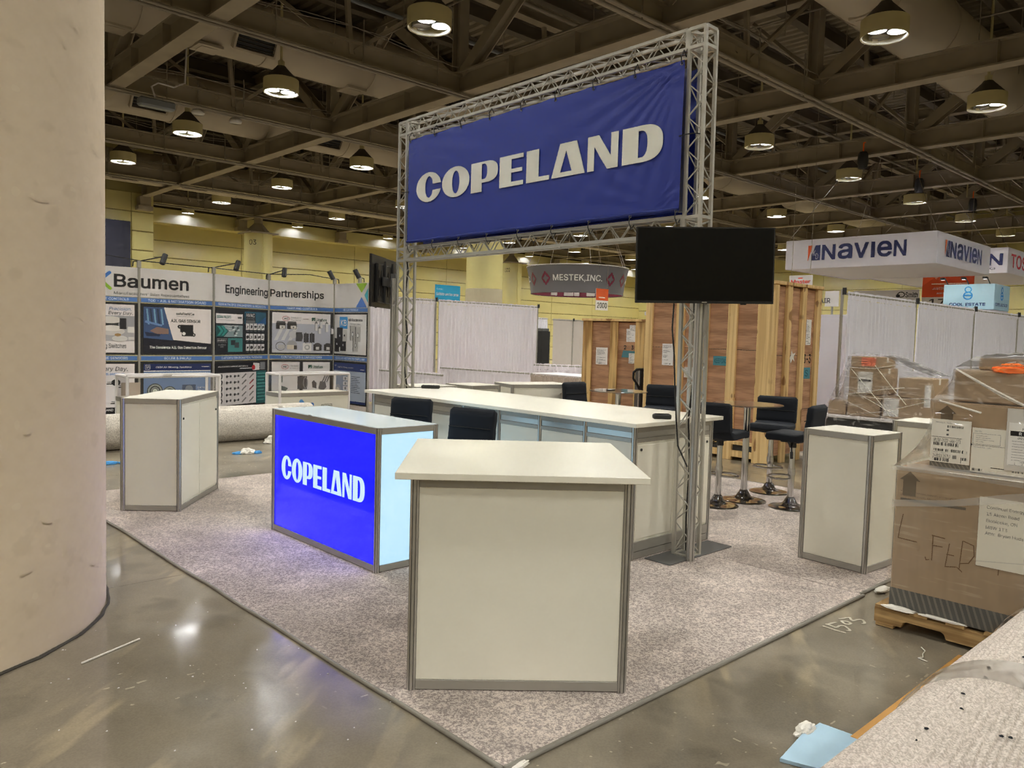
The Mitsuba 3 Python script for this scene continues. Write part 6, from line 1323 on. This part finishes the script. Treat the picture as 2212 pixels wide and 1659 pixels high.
# white ribbed carpet roll, lower right
k = thing('carpet_roll', 'big white ribbed carpet roll lying across the lower right corner', 'carpet roll')
AX0, AX1, RR = np.array([-.45, -1.375, .285]), np.array([2.62, -1.365, .285]), .285
P, d, s, up, L = roll(AX0, AX1, RR, 'roll_backing', 6)
A_ = np.linspace(0, 2 * np.pi, 481); S_2 = np.linspace(0, L, 90)
AA, SS = np.meshgrid(A_, S_2); skew = SS * .10
rib = .0036 * np.sin((AA * RR - skew) / .0105 * np.pi)
Rm = RR * (1 + .035 * (meshkit.fbm(np.stack([np.cos(AA) * 1.2, np.sin(AA) * 1.2, SS * 1.3], -1), 3, 6) - .5)) + rib
P = AX0 + d * SS[..., None] + s * (Rm * np.cos(AA))[..., None] + up * np.maximum(Rm * np.sin(AA), -RR * .97)[..., None]
part(k, 'ribbed_back', grid(P), 'roll_backing', smooth=True)
for e, x0 in ((0, AX0), (-1, AX1)):
    t = np.linspace(0, 2 * np.pi * 8, 300); rr = np.linspace(.10, .96, 300) * RR
    part(k, 'end_spiral', tube(x0[None] + (s[None] * (rr * np.cos(t))[:, None] + up[None] * np.maximum(rr * np.sin(t), -RR * .95)[:, None]) + d * (.02 if e == 0 else -.02), .013, 5), 'roll_pile', smooth=True)
Rw = RR + .012
for s0, s1 in ((1.28, 1.50), (2.36, 2.50)):
    q_ = np.linspace(s0, s1, 16); AB, SB = np.meshgrid(np.linspace(0, 2 * np.pi, 90), q_)
    W = AX0 + d * (SB + .05 * np.sin(AB * 2))[..., None] + (Rw + .006 * meshkit.fbm(np.stack([AB * 3, SB * 22, AB * 0], -1), 3, 12))[..., None] * (s * np.cos(AB)[..., None] + up * np.maximum(np.sin(AB), -.95)[..., None])
    part(k, 'clear_tape_band', grid(W), 'stretch_film', smooth=True)
r_3 = np.random.default_rng(12); fl = []
for _ in range(13):
    a, x = r_3.uniform(.9, 1.8), r_3.uniform(.7, 2.2); c = AX0 + d * x + (RR + .006) * (s * math.cos(a) + up * math.sin(a)); fl.append(crumple(c, .006 * r_3.uniform(.4, 1.2), .005 * r_3.uniform(.4, 1.3), .003, int(r_3.integers(1, 99)))) 
part(k, 'dark_fluff', cat(*fl), 'black_fabric', kind='stuff')
k = thing('foam_pad', 'light blue foam pad poking out under the end of the white carpet roll', 'foam'); V, f = prism(np.array([(0, 0), (.10, -.33), (.34, -.40), (.42, -.30), (.40, .03), (.22, .02)]), 0, .014); V = V + [0, 0, .0]; V[:, 2] += .016 * np.sin(V[:, 0] * 7) ** 2; part(k, 'pad', (V + [.86, -.655, .001], f), 'foam_blue'); part(k, 'tape_scrap', crumple((1.13, -.625, .016), .06, .03, .035, 41), 'film_cord')
k = thing('wood_strip', 'long thin yellowish wood strip on the floor beside the white carpet roll', 'strip'); part(k, 'strip', cb(1.24, 2.55, -.805, -.765, .001, .022, .003), 'wood_strip')
k = thing('tape_scrap', 'shiny clear tape scrap at the carpet corner nearest the camera', 'litter'); part(k, 'scrap', cat(crumple((-.005, .055, .001), .012, .05, .012, 51), crumple((.06, -.02, .001), .05, .014, .012, 52)), 'film_cord')

for key, d in mats.items(): scene['mat_' + key] = d
